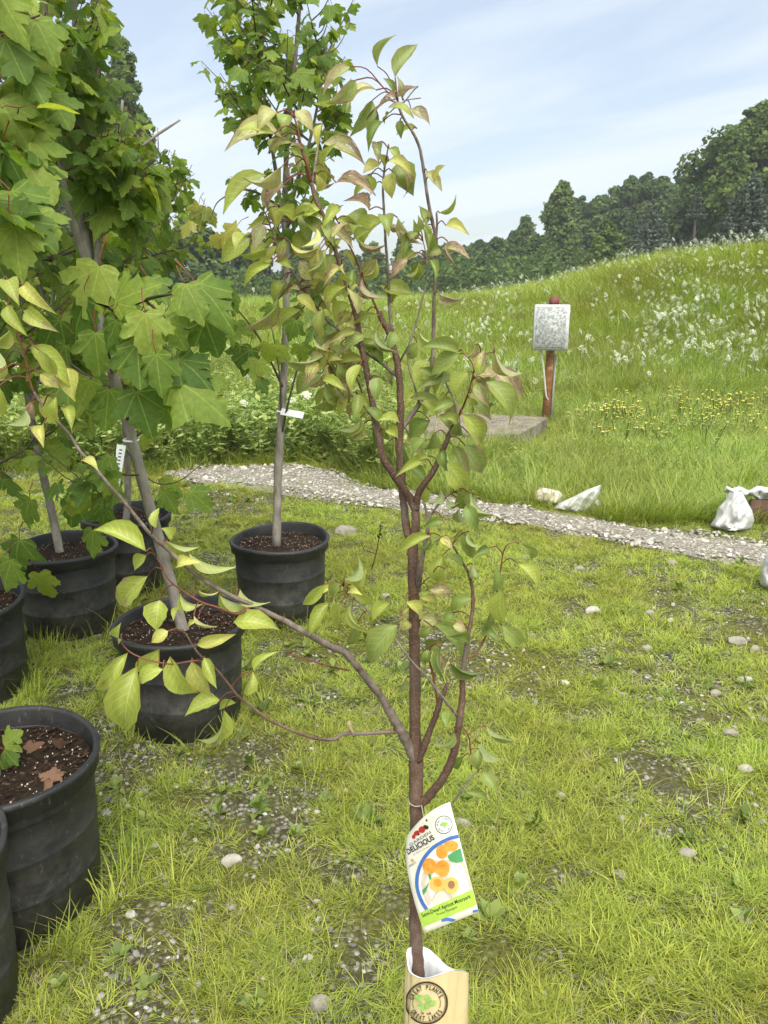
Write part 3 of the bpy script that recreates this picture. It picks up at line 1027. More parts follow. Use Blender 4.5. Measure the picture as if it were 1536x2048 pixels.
for k, (px, tp, Yv, w_, lab) in enumerate([(1160, 392, 66, 110, 'dark tree showing between poplar and rounded neighbour'), (1230, 372, 68, 120, 'dark tree behind the pale green young tree'), (1295, 345, 66, 120, 'high dark crown above the wide spruce'),
                                           (1370, 348, 62, 140, 'dark crown above the small bare leadered spruce'), (1450, 300, 56, 150, 'dark crown filling in between the two oaks'), (1030, 462, 64, 90, 'small dark tree left of the feathery split top'), (960, 480, 66, 100, 'small dark tree above the box and left of the rise'), (900, 486, 66, 100, 'small dark tree behind the scorched leaf at the apricot tip')]):
    broad_tree('broadleaf_tree', lab, px, tp, Yv, w_, 0, 22, 0.26, 1.2, 0.05, group=GT)
spruce_tree('spruce_tree', 'wide blue green spruce in the middle of the bank crest', 1308, 398, 33, 128, group=GT)
spruce_tree('spruce_tree', 'small spruce with a bare leader next to the wide spruce', 1398, 372, 32, 78, group=GT, bare_gap=(0.42, 0.66))
spruce_tree('spruce_tree', 'drooping spruce at the right edge in front of the oaks', 1508, 345, 27, 170, group=GT)

# bushy undergrowth along the foot of the trees: reads as one mass
cs, ns, rs, ss = [], [], [], []
for k in range(150):
    px = rng.uniform(-150, 1650)
    Y = rng.uniform(36, 44)
    top = P(px, 560, Y)
    x0 = top[0]; z0 = gz1(x0, Y)
    w_, h_ = rng.uniform(0.8, 1.6), rng.uniform(0.6, 1.7)
    m = 260
    d = rng.normal(size=(m, 3)); d /= np.linalg.norm(d, axis=1)[:, None]
    rr = 1 - 0.45 * rng.random(m) ** 2
    cs.append(np.array([x0, Y, z0 + 0.35 * h_]) + d * rr[:, None] * np.array([w_, w_, h_])); ns.append(d + 0.7 * rng.normal(size=(m, 3)) + [0, 0, 0.4])
    rs.append(np.clip(0.5 * rng.random() + 0.4 * rng.random(m), 0, .98)); ss.append(rng.uniform(0.07, 0.15, m))
v, f, r = quads(*[np.concatenate(q) for q in (cs, ns, ss)], np.concatenate(rs))
mb = MB(); mb.add(v, f, 0, r)
tag(mb.build('undergrowth', M_far, smooth=False), 'dark green bushy undergrowth along the foot of the trees', 'undergrowth', kind='stuff')

# ================================================================== utility box on its post
t = NT('weathered_white_paint')
oc = t.coord()
n = t.noise(9, 6, 0.7, oc); n2 = t.noise(42, 5, 0.7, oc)
c = t.mix(t.rng(n2, 0.42, 0.60), (0.24, 0.25, 0.235), (0.60, 0.62, 0.61))
c = t.mix(t.rng(n, 0.52, 0.72, 0.0, 0.8), c, (0.26, 0.26, 0.22))
M_box = t.done(t.bsdf(c, 0.75, 0.3, t.bump(n2, 0.2, 0.003)))
t = NT('white_frame_paint')
c = t.mix(t.rng(t.noise(25, 5, 0.7, t.coord()), 0.45, 0.7), (0.60, 0.62, 0.62), (0.38, 0.39, 0.37))
M_boxrim = t.done(t.bsdf(c, 0.7, 0.3))
t = NT('rusty_steel')
oc = t.coord()
c = t.ramp(t.noise(14, 6, 0.7, oc), [(0.30, (0.15, 0.06, 0.025)), (0.48, (0.30, 0.13, 0.05)), (0.58, (0.36, 0.19, 0.09)), (0.68, (0.46, 0.40, 0.32))])
M_rust = t.done(t.bsdf(c, 0.85, 0.3, t.bump(t.noise(60, 4, 0.6, oc), 0.4, 0.004)))
M_redpipe = plain('faded_red_paint', (0.17, 0.045, 0.045), 0.6, 0.3, 0.25, 20)
M_conduit = plain('cream_plastic', (0.62, 0.62, 0.50), 0.5, 0.4, 0.1, 20)
M_steel = plain('dull_grey_steel', (0.30, 0.31, 0.31), 0.5, 0.5, 0.2, 30)

BY = 8.55
bl = P(1066, 698, BY); tr_ = P(1140, 609, BY)
bx0, bx1, bz0, bz1 = bl[0], tr_[0], bl[2], tr_[2]
pb = P(1099, 842, BY)
pb[2] = gz1(pb[0], BY + 0.12)
root = empty('utility_box', (pb[0], BY + 0.14, pb[2]))
tag(root, 'weathered white metal control box on a rusty post beside the concrete slab', 'control box')
rz = R(-7)
cc = ((bx0 + bx1) / 2, BY, 0)
mb = MB(); box(mb, (bx0 + 0.004, BY, bz0 + 0.006), (bx1 - 0.004, BY + 0.15, bz1 - 0.006), 0, rz, cc, 0.008); mb.build('cabinet', M_boxrim, root)
mb = MB(); box(mb, (bx0, BY - 0.022, bz0), (bx1, BY - 0.002, bz1), 0, rz, cc, 0.007); dr = mb.build('door_frame', M_boxrim, root)
mb = MB(); box(mb, (bx0 + 0.018, BY - 0.038, bz0 + 0.018), (bx1 - 0.034, BY - 0.0215, bz1 - 0.02), 0, rz, cc, 0.006); mb.build('door', M_box, root)
for zz in (bz0 + 0.06, bz1 - 0.09):
    mb = MB(); box(mb, (bx1 - 0.002, BY + 0.01, zz), (bx1 + 0.012, BY + 0.05, zz + 0.035), 0, rz, cc, 0.003); mb.build('latch', M_steel, root)
mb = MB(); box(mb, (bx0 + 0.01, BY - 0.01, bz0 - 0.014), (bx1 - 0.01, BY + 0.14, bz0 + 0.003), 0, rz, cc, 0.003); mb.build('bottom_flange', M_steel, root)
pw = 0.047
px_ = P(1106, 600, BY + 0.2)[0]
pt = np.array([[pb[0], BY + 0.2, pb[2] - 0.2], [pb[0] + 0.006, BY + 0.2, 0.6], [px_ + 0.01, BY + 0.2, bz1 - 0.02]])
mb = MB(); tube(mb, pt, pw, 14, rough=0.03); mb.build('post', M_rust, root)
mb = MB(); tube(mb, np.array([[px_ + 0.012, BY + 0.2, bz1 - 0.02], [px_ + 0.012, BY + 0.2, P(1110, 594, BY + 0.2)[2]]]), pw + 0.006, 16); mb.build('post_cap', M_redpipe, root)
a = P(1082, 700, BY + 0.08); b_ = P(1088, 745, BY + 0.10); c_ = P(1092, 790, BY + 0.13); d_ = P(1097, 800, BY + 0.165)
mb = MB(); tube(mb, catmull([a, b_, c_, d_], 4), 0.010, 8); mb.build('conduit', M_conduit, root)
mb = MB()
e0 = np.array([pb[0] + 0.05, BY + 0.165, pb[2] - 0.1]); tube(mb, np.array([e0, e0 + [0.012, 0, 0.75 - e0[2]]]), 0.010, 8); mb.build('ground_rod', M_steel, root)

# concrete slab
t = NT('old_concrete')
oc = t.pos()
c = t.ramp(t.noise(7, 6, 0.65, oc), [(0.3, (0.13, 0.11, 0.085)), (0.55, (0.24, 0.21, 0.17)), (0.75, (0.33, 0.31, 0.26))])
c = t.mix(t.rng(t.noise(38, 5, 0.7, t.scalev(oc, (1, 4, 1))), 0.52, 0.66, 0, 0.75), c, (0.12, 0.085, 0.05))
M_conc = t.done(t.bsdf(c, 0.92, 0.15, t.bump(t.noise(50, 5, 0.6, oc), 0.5, 0.006)))
q = [np.array(p) for p in ((0.15, 7.55), (1.25, 7.28), (1.72, 8.22), (0.62, 8.55))]
mb = MB()
V, h1 = [], 0.15
for z, ins in ((-0.1, 0), (h1 - 0.012, 0), (h1, 0.012)):
    cen = sum(q) / 4
    for k, p in enumerate(q):
        for f_ in (0.12, 0.88) if True else ():
            pass
    for k in range(4):
        a, b = q[k], q[(k + 1) % 4]
        for u in np.linspace(0, 1, 8, endpoint=False):
            p = a + (b - a) * u
            p = p + (cen - p) / np.linalg.norm(cen - p) * (ins + 0.006 * rng.random())
            V.append((p[0], p[1], z))
n = 32
fs = [(l * n + k, l * n + (k + 1) % n, (l + 1) * n + (k + 1) % n, (l + 1) * n + k) for l in range(2) for k in range(n)]
fs.append(tuple(2 * n + k for k in range(n)))
mb.add(V, fs)
tag(mb.build('concrete_slab', M_conc, loc=(0.94, 7.9, 0.0), smooth=False), 'low weathered concrete slab littered with dry grass behind the gravel', 'slab')
# dead grass lying on the slab
mb = MB()
for k in range(420):
    u, w_ = rng.random(2)
    p = q[0] * (1 - u) * (1 - w_) + q[1] * u * (1 - w_) + q[2] * u * w_ + q[3] * (1 - u) * w_
    an = rng.uniform(0, 6.283); L = rng.uniform(0.06, 0.2)
    blade(mb, (p[0], p[1], h1 + 0.002), L * 0.25, 0.006, an, 3.2, 0.5, rng.random() * 0.9, 2)
tag(mb.build('straw_litter', M_straw), 'dead grass stems lying on top of the slab', 'litter', kind='stuff')

# ================================================================== white torn sacks, rock, brown board
t = NT('woven_white_plastic')
oc = t.coord()
n = t.noise(16, 5, 0.65, oc)
c = t.mix(t.rng(n, 0.35, 0.75), (0.74, 0.74, 0.72), (0.42, 0.41, 0.37))
M_sack = t.done(t.mixs(0.15, t.bsdf(c, 0.5, 0.4, t.bump(t.noise(40, 4, 0.6, oc), 0.5, 0.01)), t.transl((0.75, 0.75, 0.70, 1))))
M_dirtysack = plain('dirty_white_plastic', (0.55, 0.50, 0.38), 0.6, 0.3, 0.25, 14, 0.4, 40)


def crumple(outline, Y, thick, name, mat, label, cat, peak=0.0, seedv=1, nx=26, ny=20, lean=0.0, cols=False):
    """a crumpled bag: the outline seen in the photo inflated to a rumpled double skin standing on the ground"""
    rr = np.random.default_rng(seedv)
    o = np.array(outline, float)
    y0, y1 = o[:, 1].min(), o[:, 1].max()
    base = G(o[:, 0].mean(), y1)
    front, back = [], []
    if cols:            # a long low sack: swept from left to right instead of from the ground up
        x0, x1 = o[:, 0].min(), o[:, 0].max()
        for j in range(ny + 1):
            for i in range(nx + 1):
                px = x0 + (x1 - x0) * (i + 0.02) / (nx + 0.04)
                ysx = []
                for k in range(len(o)):
                    a, b = o[k], o[(k + 1) % len(o)]
                    if (a[0] - px) * (b[0] - px) <= 0 and abs(a[0] - b[0]) > 1e-6:
                        ysx.append(a[1] + (b[1] - a[1]) * (px - a[0]) / (b[0] - a[0]))
                ya, yb = (min(ysx), max(ysx)) if len(ysx) > 1 else (o[:, 1].mean(), o[:, 1].mean() + 1)
                u = j / ny
                py = yb + (ya - yb) * u
                bul = math.sqrt(max(0, 1 - (2 * u - 1) ** 2)) * (0.4 + 0.6 * math.sin(math.pi * i / nx))
                fold = 1.4 * (fbm(np.array([px * 0.09 + seedv]), np.array([py * 0.06]), 1.0)[0] - 0.5) + 0.2 * math.sin(px * 0.4 + py * 0.3)
                front.append(P(px, py, Y - thick * bul * (1 + fold))); back.append(P(px, py, Y + thick * 0.8 * bul * (1 - fold)))
    for j in range(0 if cols else ny + 1):
        py = y1 + (y0 - y1) * j / ny
        xsx = []
        for k in range(len(o)):
            a, b = o[k], o[(k + 1) % len(o)]
            if (a[1] - py) * (b[1] - py) <= 0 and abs(a[1] - b[1]) > 1e-6:
                xsx.append(a[0] + (b[0] - a[0]) * (py - a[1]) / (b[1] - a[1]))
        if len(xsx) < 2:
            c_ = o[np.argmin(abs(o[:, 1] - py))][0]; xsx = [c_ - 0.5, c_ + 0.5]
        xa, xb = min(xsx), max(xsx)
        for i in range(nx + 1):
            u = i / nx
            px = xa + (xb - xa) * u
            bul = math.sqrt(max(0, 1 - (2 * u - 1) ** 2)) * (0.25 + 0.75 * (1 - j / ny) ** 0.7)
            fold = 1.1 * (fbm(np.array([px * 0.07 + seedv]), np.array([py * 0.05]), 1.0)[0] - 0.5) + 0.16 * math.sin(px * 0.33 + py * 0.21 + seedv) + 0.5 * abs(vnoise(np.array([px * 0.13 + py * 0.05]), np.array([py * 0.12 - px * 0.03 + seedv]))[0] - 0.5)
            yy = Y + lean * j / ny
            front.append(P(px, py, yy - thick * (bul * (1 + fold))))
            back.append(P(px, py, yy + thick * 0.8 * (bul * (1 - fold))))
    n = nx + 1
    F_, B_ = np.array(front), np.array(back)
    fs = []
    for j in range(ny):
        for i in range(nx):
            a = j * n + i
            fs.append((a, a + 1, a + n + 1, a + n))
            b = len(F_) + a
            fs.append((b + 1, b, b + n, b + n + 1))
    mb = MB(); mb.add(np.concatenate([F_, B_]), fs)
    ob = mb.build(name, mat, loc=(base[0], Y, 0))
    return tag(ob, label, cat)


GY = lambda py: G(768, py)[1]
crumple([(1106, 1018), (1118, 1006), (1150, 992), (1172, 980), (1203, 969), (1198, 988), (1190, 1006), (1183, 1020), (1150, 1023)], GY(1021), 0.075, 'plastic_sack', M_sack,
        'white plastic sheet with a raised pointed corner beside the gravel', 'sack', seedv=3)
crumple([(1180, 1021), (1184, 1003), (1196, 998), (1206, 1008), (1213, 1019)], GY(1020), 0.05, 'plastic_scrap', M_sack, 'small white plastic scrap at the foot of the pointed sheet', 'plastic scrap', seedv=5, nx=8, ny=6)
crumple([(1069, 1001), (1072, 984), (1080, 975), (1098, 977), (1118, 982), (1131, 993), (1128, 1005), (1095, 1008)], GY(1006), 0.09, 'plastic_sack', M_dirtysack,
        'small yellowed sack lying next to the pointed white sheet', 'sack', seedv=9)
crumple([(1418, 1052), (1430, 1036), (1436, 1015), (1450, 1002), (1460, 980), (1474, 990), (1484, 984), (1496, 1006), (1504, 1020), (1509, 1040), (1502, 1058), (1484, 1061), (1470, 1056), (1446, 1061)], GY(1057), 0.11, 'plastic_sack', M_sack,
        'upright crumpled white sack standing in the long grass', 'sack', seedv=12)
crumple([(1448, 984), (1452, 970), (1463, 977), (1480, 972), (1497, 981), (1516, 971), (1540, 976), (1570, 970), (1580, 996), (1552, 1003), (1538, 993), (1520, 1004), (1502, 990), (1484, 1001), (1468, 990)], GY(1040), 0.10, 'plastic_sack', M_sack,
        'torn white sack draped along the brown board', 'sack', seedv=15, cols=True)
crumple([(1520, 1168), (1522, 1135), (1532, 1108), (1560, 1095), (1600, 1105), (1610, 1160), (1580, 1182), (1535, 1180)], GY(1180), 0.10, 'plastic_sack', M_sack,
        'white sack cut off by the right edge of the view', 'sack', seedv=18)
M_brown = plain('brown_board', (0.13, 0.075, 0.055), 0.8, 0.2, 0.3, 10, 0.3, 30)
g0 = G(1500, 1050); mb = MB()
box(mb, (g0[0], g0[1] + 0.02, -0.02), (g0[0] + 0.7, g0[1] + 0.06, 0.16), 0, R(4), (g0[0], g0[1], 0), 0.006)
tag(mb.build('wooden_board', M_brown, loc=(g0[0], g0[1], 0)), 'flat brown board standing behind the upright white sack', 'board')

# ================================================================== stones one can pick out
import bmesh
STONES = [(463, 1725, 36, 3, 'bright chalky stone in the grass right of the large black pot'), (638, 2010, 48, 1, 'tan lump of stone at the bottom edge left of the sleeve'), (1185, 1226, 30, 3, 'white stone in the lawn right of the apricot twigs'),
          (1405, 1088, 28, 3, 'white stone on the end of the gravel strip below the sacks'), (1330, 1065, 24, 3, 'pale stone in the middle of the gravel strip below the sacks'), (690, 1068, 42, 2, 'flat grey stone just right of the slim maple pot rim'),
          (770, 1195, 24, 2, 'small pale stone beside the apricot trunk level with the pot base'), (1475, 1285, 34, 2, 'flat buff stone near the right edge below the cut off sack'), (1510, 1302, 26, 2, 'buff stone at the right edge beside the flat one'),
          (1245, 1392, 22, 2, 'round tan stone in the lawn midway to the right edge'), (1430, 1390, 26, 2, 'grey stone beside the worn patch at the right'), (1490, 1362, 28, 3, 'light stone above the worn patch at the right edge'),
          (1460, 1470, 30, 2, 'oval pale stone below the worn patch at the right'), (1490, 1542, 32, 3, 'whitest stone low at the right edge of the lawn'), (1120, 1592, 20, 3, 'little white stone alone in the grass right of the lowest apricot leaves'),
          (1245, 1640, 22, 2, 'half hidden stone in the grass below the little white one'), (1375, 1712, 36, 2, 'broad grey stone sunk in the lawn at the lower right'), (1240, 1752, 30, 1, 'grey stone deep in the grass at the lower right centre'),
          (1480, 1840, 38, 1, 'dull stone near the right edge of the lower lawn'), (925, 1650, 34, 1, 'brown grey stone in the grass behind the printed tag'), (1300, 1965, 24, 1, 'dull pebble near the bottom edge at the right'),
          (575, 1703, 16, 3, 'tiny white pebble right of the chalky stone'), (1300, 1230, 24, 2, 'pale stone in the upper lawn right of the white one'), (1345, 1130, 24, 2, 'flat stone just below the gravel strip at the right'),
          (1160, 1142, 26, 2, 'light stone in the worn patch under the gravel strip'), (1060, 1272, 20, 2, 'small stone beside the right hand apricot twig'), (985, 1660, 18, 2, 'small stone at the foot of the dry stalk')]
for i, (px, py, w_, br, lab) in enumerate(STONES):
    g = G(px, py)
    zc = proj(g)[2]
    s_ = w_ / F * zc / 2
    me = pebble(500 + i, 0.62, 2)
    v = me.v[0] * s_
    rr = np.random.default_rng(i)
    v = v * (1 + 0.12 * (rr.random((len(v), 1)) - 0.5))
    an = rr.uniform(-0.6, 0.6); ca, sa = math.cos(an), math.sin(an)
    v = v @ np.array([[ca, sa, 0], [-sa, ca, 0], [0, 0, 1]])
    g[2] = gz1(g[0], g[1]) + s_ * 0.12 + 0.002
    mb = MB(); mb.add(v + g, me.f, 0, 0.0)
    o = mb.build('stone', [M_stone_dull, M_stone, M_stone_white][br - 1], loc=tuple(g), smooth=False)
    tag(o, lab, 'stone', 'pale stones scattered over the lawn')

# ================================================================== potted maples
t = NT('black_pot_plastic')
oc = t.coord()
spz = t.n.new('ShaderNodeSeparateXYZ'); t.l.new(oc, spz.inputs[0])
n = t.noise(7, 5, 0.65, t.scalev(oc, (1, 1, 1.6)))
dust = t.math('MULTIPLY', t.rng(t.math('ADD', n, t.math('MULTIPLY', t.math('SUBTRACT', t.noise(46, 4, 0.7, oc), 0.5), 0.5)), 0.36, 0.66), t.rng(spz.outputs[2], 0.0, 0.30, 1.0, 0.30))
c = t.mix(dust, (0.014, 0.015, 0.016), (0.085, 0.078, 0.065))
sc = t.noise(90, 3, 0.7, t.scalev(oc, (1, 1, 0.3)))
c = t.mix(t.rng(sc, 0.62, 0.72, 0, 0.45), c, (0.20, 0.19, 0.17))
M_pot = t.done(t.bsdf(c, t.rng(n, 0.3, 0.7, 0.42, 0.72), 0.45, t.bump(t.noise(25, 3, 0.5, oc), 0.12, 0.004)))

t = NT('bark_potting_soil')
oc = t.pos()
c = t.ramp(t.noise(70, 5, 0.7, oc), [(0.3, (0.012, 0.009, 0.006)), (0.55, (0.035, 0.024, 0.016)), (0.75, (0.075, 0.045, 0.028))])
M_soil = t.done(t.bsdf(c, 0.95, 0.1, t.bump(t.noise(90, 5, 0.7, oc), 1.0, 0.012)))
M_chip = foliage_mat('bark_chips', (0.016, 0.011, 0.007), (0.036, 0.022, 0.014), (0.085, 0.052, 0.032), 0.0, 0.9, 0.1)
M_perlite = foliage_mat('perlite_grains', (0.22, 0.20, 0.155), (0.34, 0.315, 0.25), (0.50, 0.47, 0.39), 0.0, 0.9, 0.1)

t = NT('maple_bark')
oc = t.coord()
c = t.ramp(t.noise(30, 5, 0.65, t.scalev(oc, (1, 1, 0.35))), [(0.28, (0.12, 0.105, 0.08)), (0.5, (0.22, 0.20, 0.16)), (0.75, (0.33, 0.31, 0.26))])
M_mbark = t.done(t.bsdf(c, 0.85, 0.2, t.bump(t.noise(60, 4, 0.6, oc), 0.35, 0.003)))
M_mtwig = plain('maple_twig_bark', (0.085, 0.07, 0.052), 0.8, 0.25, 0.3, 30)
M_petiole = plain('red_leaf_stalk', (0.20, 0.055, 0.035), 0.5, 0.35, 0.3, 40)
M_maple = foliage_mat('maple_leaf_green', (0.080, 0.150, 0.026), (0.145, 0.230, 0.038), (0.27, 0.345, 0.06), 0.48, 0.62, 0.28, veins='maple')
M_maple_y = foliage_mat('maple_leaf_yellowing', (0.15, 0.20, 0.03), (0.26, 0.28, 0.05), (0.42, 0.40, 0.09), 0.38, 0.5, 0.4, veins='maple')

HALF = [(0.0, 0.0), (0.07, -0.06), (0.19, -0.095), (0.30, -0.07), (0.42, 0.0), (0.39, 0.07), (0.40, 0.14), (0.48, 0.17), (0.535, 0.27), (0.66, 0.37), (0.575, 0.42), (0.555, 0.49), (0.475, 0.50),
        (0.40, 0.52), (0.285, 0.45), (0.31, 0.55), (0.365, 0.63), (0.285, 0.66), (0.265, 0.76), (0.165, 0.79), (0.115, 0.90), (0.0, 1.04)]
HALF = np.array(HALF)


def maple_leaf_mesh(name, seedv, mats):
    rr = np.random.default_rng(seedv)
    o = np.concatenate([HALF, HALF[-2:0:-1] * [-1, 1]])
    o = o * (1 + rr.normal(0, 0.05, o.shape)) * [rr.uniform(0.85, 1.12), 1] + np.stack([rr.uniform(-.05, .05) * o[:, 1], 0 * o[:, 0]], 1)
    cup, droop, wave, roll = rr.uniform(-0.45, 0.45), rr.uniform(0.15, 0.85), rr.uniform(0.02, 0.07), rr.uniform(-0.3, 0.3)

    def z(x, y):
        return cup * (abs(x) ** 1.3) * 0.9 - droop * 0.55 * np.maximum(y, 0) ** 2 - 0.30 * droop * x * x + wave * np.sin(9 * x + 5 * y + seedv) + roll * x * 0.4
    spine = np.array([(0.0, 0.16), (0.0, 0.40), (0.0, 0.66)])
    inner = np.array([(0.20, 0.16), (-0.20, 0.16)])
    pts = np.concatenate([o, spine, inner])
    V = np.stack([pts[:, 0], pts[:, 1], z(pts[:, 0], pts[:, 1])], 1)
    n = len(o); h = len(HALF)
    s0, s1, s2, iR, iL = n, n + 1, n + 2, n + 3, n + 4

    def side(idx, inn, flip):
        f = []
        # fan pieces: basal part -> inner point, middle lobe -> spine
        for k in range(h - 1):
            a, b = idx[k], idx[k + 1]
            ap = inn if k < 14 else (s1 if k < 16 else s2)
            if k == 14: f.append((a, s1, inn))
            if k == 16: f.append((a, s2, s1))
            f.append((a, b, ap))
        f.append((idx[0], inn, s0)); f.append((s0, inn, s1))
        return [q[::-1] for q in f] if flip else f
    right = list(range(h))
    left = [0] + [n - k for k in range(1, h - 1)] + [h - 1]
    fs = side(right, iR, False) + side(left, iL, True)
    mb = MB(); mb.add(V, fs, 0, 0.0, pts)
    pl = 0.55
    pts3 = np.array([(0, -pl, 0.10), (0.02, -pl * 0.5, 0.12), (0, 0, 0.0)])
    tube(mb, pts3, [0.018, 0.012, 0.012], 3, 1, 0, cap=False)
    V_ = np.concatenate(mb.v) + np.array([0, pl, -0.10])
    mb.v = [V_]; mb.r = [np.concatenate(mb.r)]; mb.uv = [np.concatenate(mb.uv)]
    # star: outward winding check (normals up)
    return mb


MLEAF = [maple_leaf_mesh('leaf', s, None) for s in range(16)]
MLEAF_ME = [m.data('leaf', [M_maple, M_petiole]) for m in MLEAF]
MLEAF_ME_Y = [m.data('leaf', [M_maple_y, M_petiole]) for m in MLEAF[:4]]


def frame(d, nrm):
    d = d / np.linalg.norm(d)
    nrm = nrm - d * nrm.dot(d)
    if np.linalg.norm(nrm) < 1e-4: nrm = np.cross(d, [1, 0.2, 0.1])
    nrm = nrm / np.linalg.norm(nrm)
    return np.stack([np.cross(d, nrm), d, nrm], 1)


def in_frame(p):
    a, b, c = proj(p)
    return -60 < a < 1596 and -60 < b < 2108


def make_pot(root, c, seedv, key):
    rr = random.Random(seedv)
    r, h = POT_SIZE.get(key, (POT_R, POT_H))
    prof = [(r * 0.80, 0.0), (r * 0.845, 0.004), (r * 0.85, 0.05), (r * 0.872, 0.052), (r * 0.885, 0.115), (r * 0.891, 0.119), (r * 0.891, 0.125), (r * 0.881, 0.129), (r * 0.898, 0.19), (r * 0.905, 0.228), (r * 0.911, 0.232), (r * 0.911, 0.238), (r * 0.901, 0.242), (r * 0.915, 0.30), (r * 0.918, h - 0.052),
            (r * 0.955, h - 0.050), (r * 0.985, h - 0.046), (r * 0.978, h - 0.020), (r * 1.0, h - 0.016), (r * 1.012, h - 0.006), (r * 0.995, h), (r * 0.955, h + 0.001), (r * 0.94, h - 0.008), (r * 0.925, h - 0.05), (r * 0.90, h - 0.13)]
    mb = MB(); lathe(mb, prof, c, 56)
    # slightly squashed, as used pots are
    V = mb.v[0]
    a = np.arctan2(V[:, 1] - c[1], V[:, 0] - c[0]); hh = (V[:, 2] - c[2]) / h
    k = 1 + hh * (0.022 * np.cos(2 * a + seedv) + 0.010 * np.cos(3 * a + 1.7 * seedv))
    V[:, 0] = c[0] + (V[:, 0] - c[0]) * k; V[:, 1] = c[1] + (V[:, 1] - c[1]) * k
    V[:, 2] += hh * 0.006 * np.cos(a * 2 + seedv * 2.1)
    mb.build('pot', M_pot, root)
    # soil
    mb = MB()
    rs = np.linspace(0, r * 0.915, 12); seg = 40
    V = [(c[0], c[1], c[2] + h - 0.045)]
    for q in rs[1:]:
        for k in range(seg):
            an = 6.283 * k / seg
            x, y = q * math.cos(an), q * math.sin(an)
            V.append((c[0] + x, c[1] + y, c[2] + h - 0.062 + 0.022 * float(fbm(np.array([x + seedv]), np.array([y]), 14)[0]) + 0.012 * (1 - q / r)))
    fs = [(0, 1 + k, 1 + (k + 1) % seg) for k in range(seg)]
    for i in range(len(rs) - 2):
        for k in range(seg):
            a0 = 1 + i * seg + k; a1 = 1 + i * seg + (k + 1) % seg
            fs.append((a0, a0 + seg, a1 + seg, a1))
    mb.add(V, fs)
    so = mb.build('soil', M_soil, root)
    ch = MB()
    for k in range(800):
        q, an = r * 0.88 * math.sqrt(rr.random()), rr.uniform(0, 6.283)
        p = np.array([c[0] + q * math.cos(an), c[1] + q * math.sin(an), c[2] + h - 0.048 + 0.008 * rr.random()])
        L, W = rr.uniform(0.003, 0.012), rr.uniform(0.002, 0.0045)
        az = rr.uniform(0, 6.283); d = np.array([math.cos(az), math.sin(az), rr.uniform(-.25, .25)]) * L; s_ = np.array([-math.sin(az), math.cos(az), rr.uniform(-.3, .3)]) * W
        u = np.array([0, 0, 0.003])
        per = rr.random() < 0.30
        if per: d, s_ = d / np.linalg.norm(d) * (q2 := rr.uniform(0.0008, 0.0022)), s_ / np.linalg.norm(s_) * q2
        ch.add([p - d - s_, p + d - s_, p + d + s_, p - d + s_, p + u + d * 0.5, p + u - d * 0.5], [(0, 1, 4, 5), (1, 2, 4), (2, 3, 5, 4), (3, 0, 5)], 1 if per else 0, rr.random() * 0.95)
    o = ch.build('bark_mulch', [M_chip, M_perlite], so)
    o['kind'] = 'stuff'
    return c[2] + h - 0.045


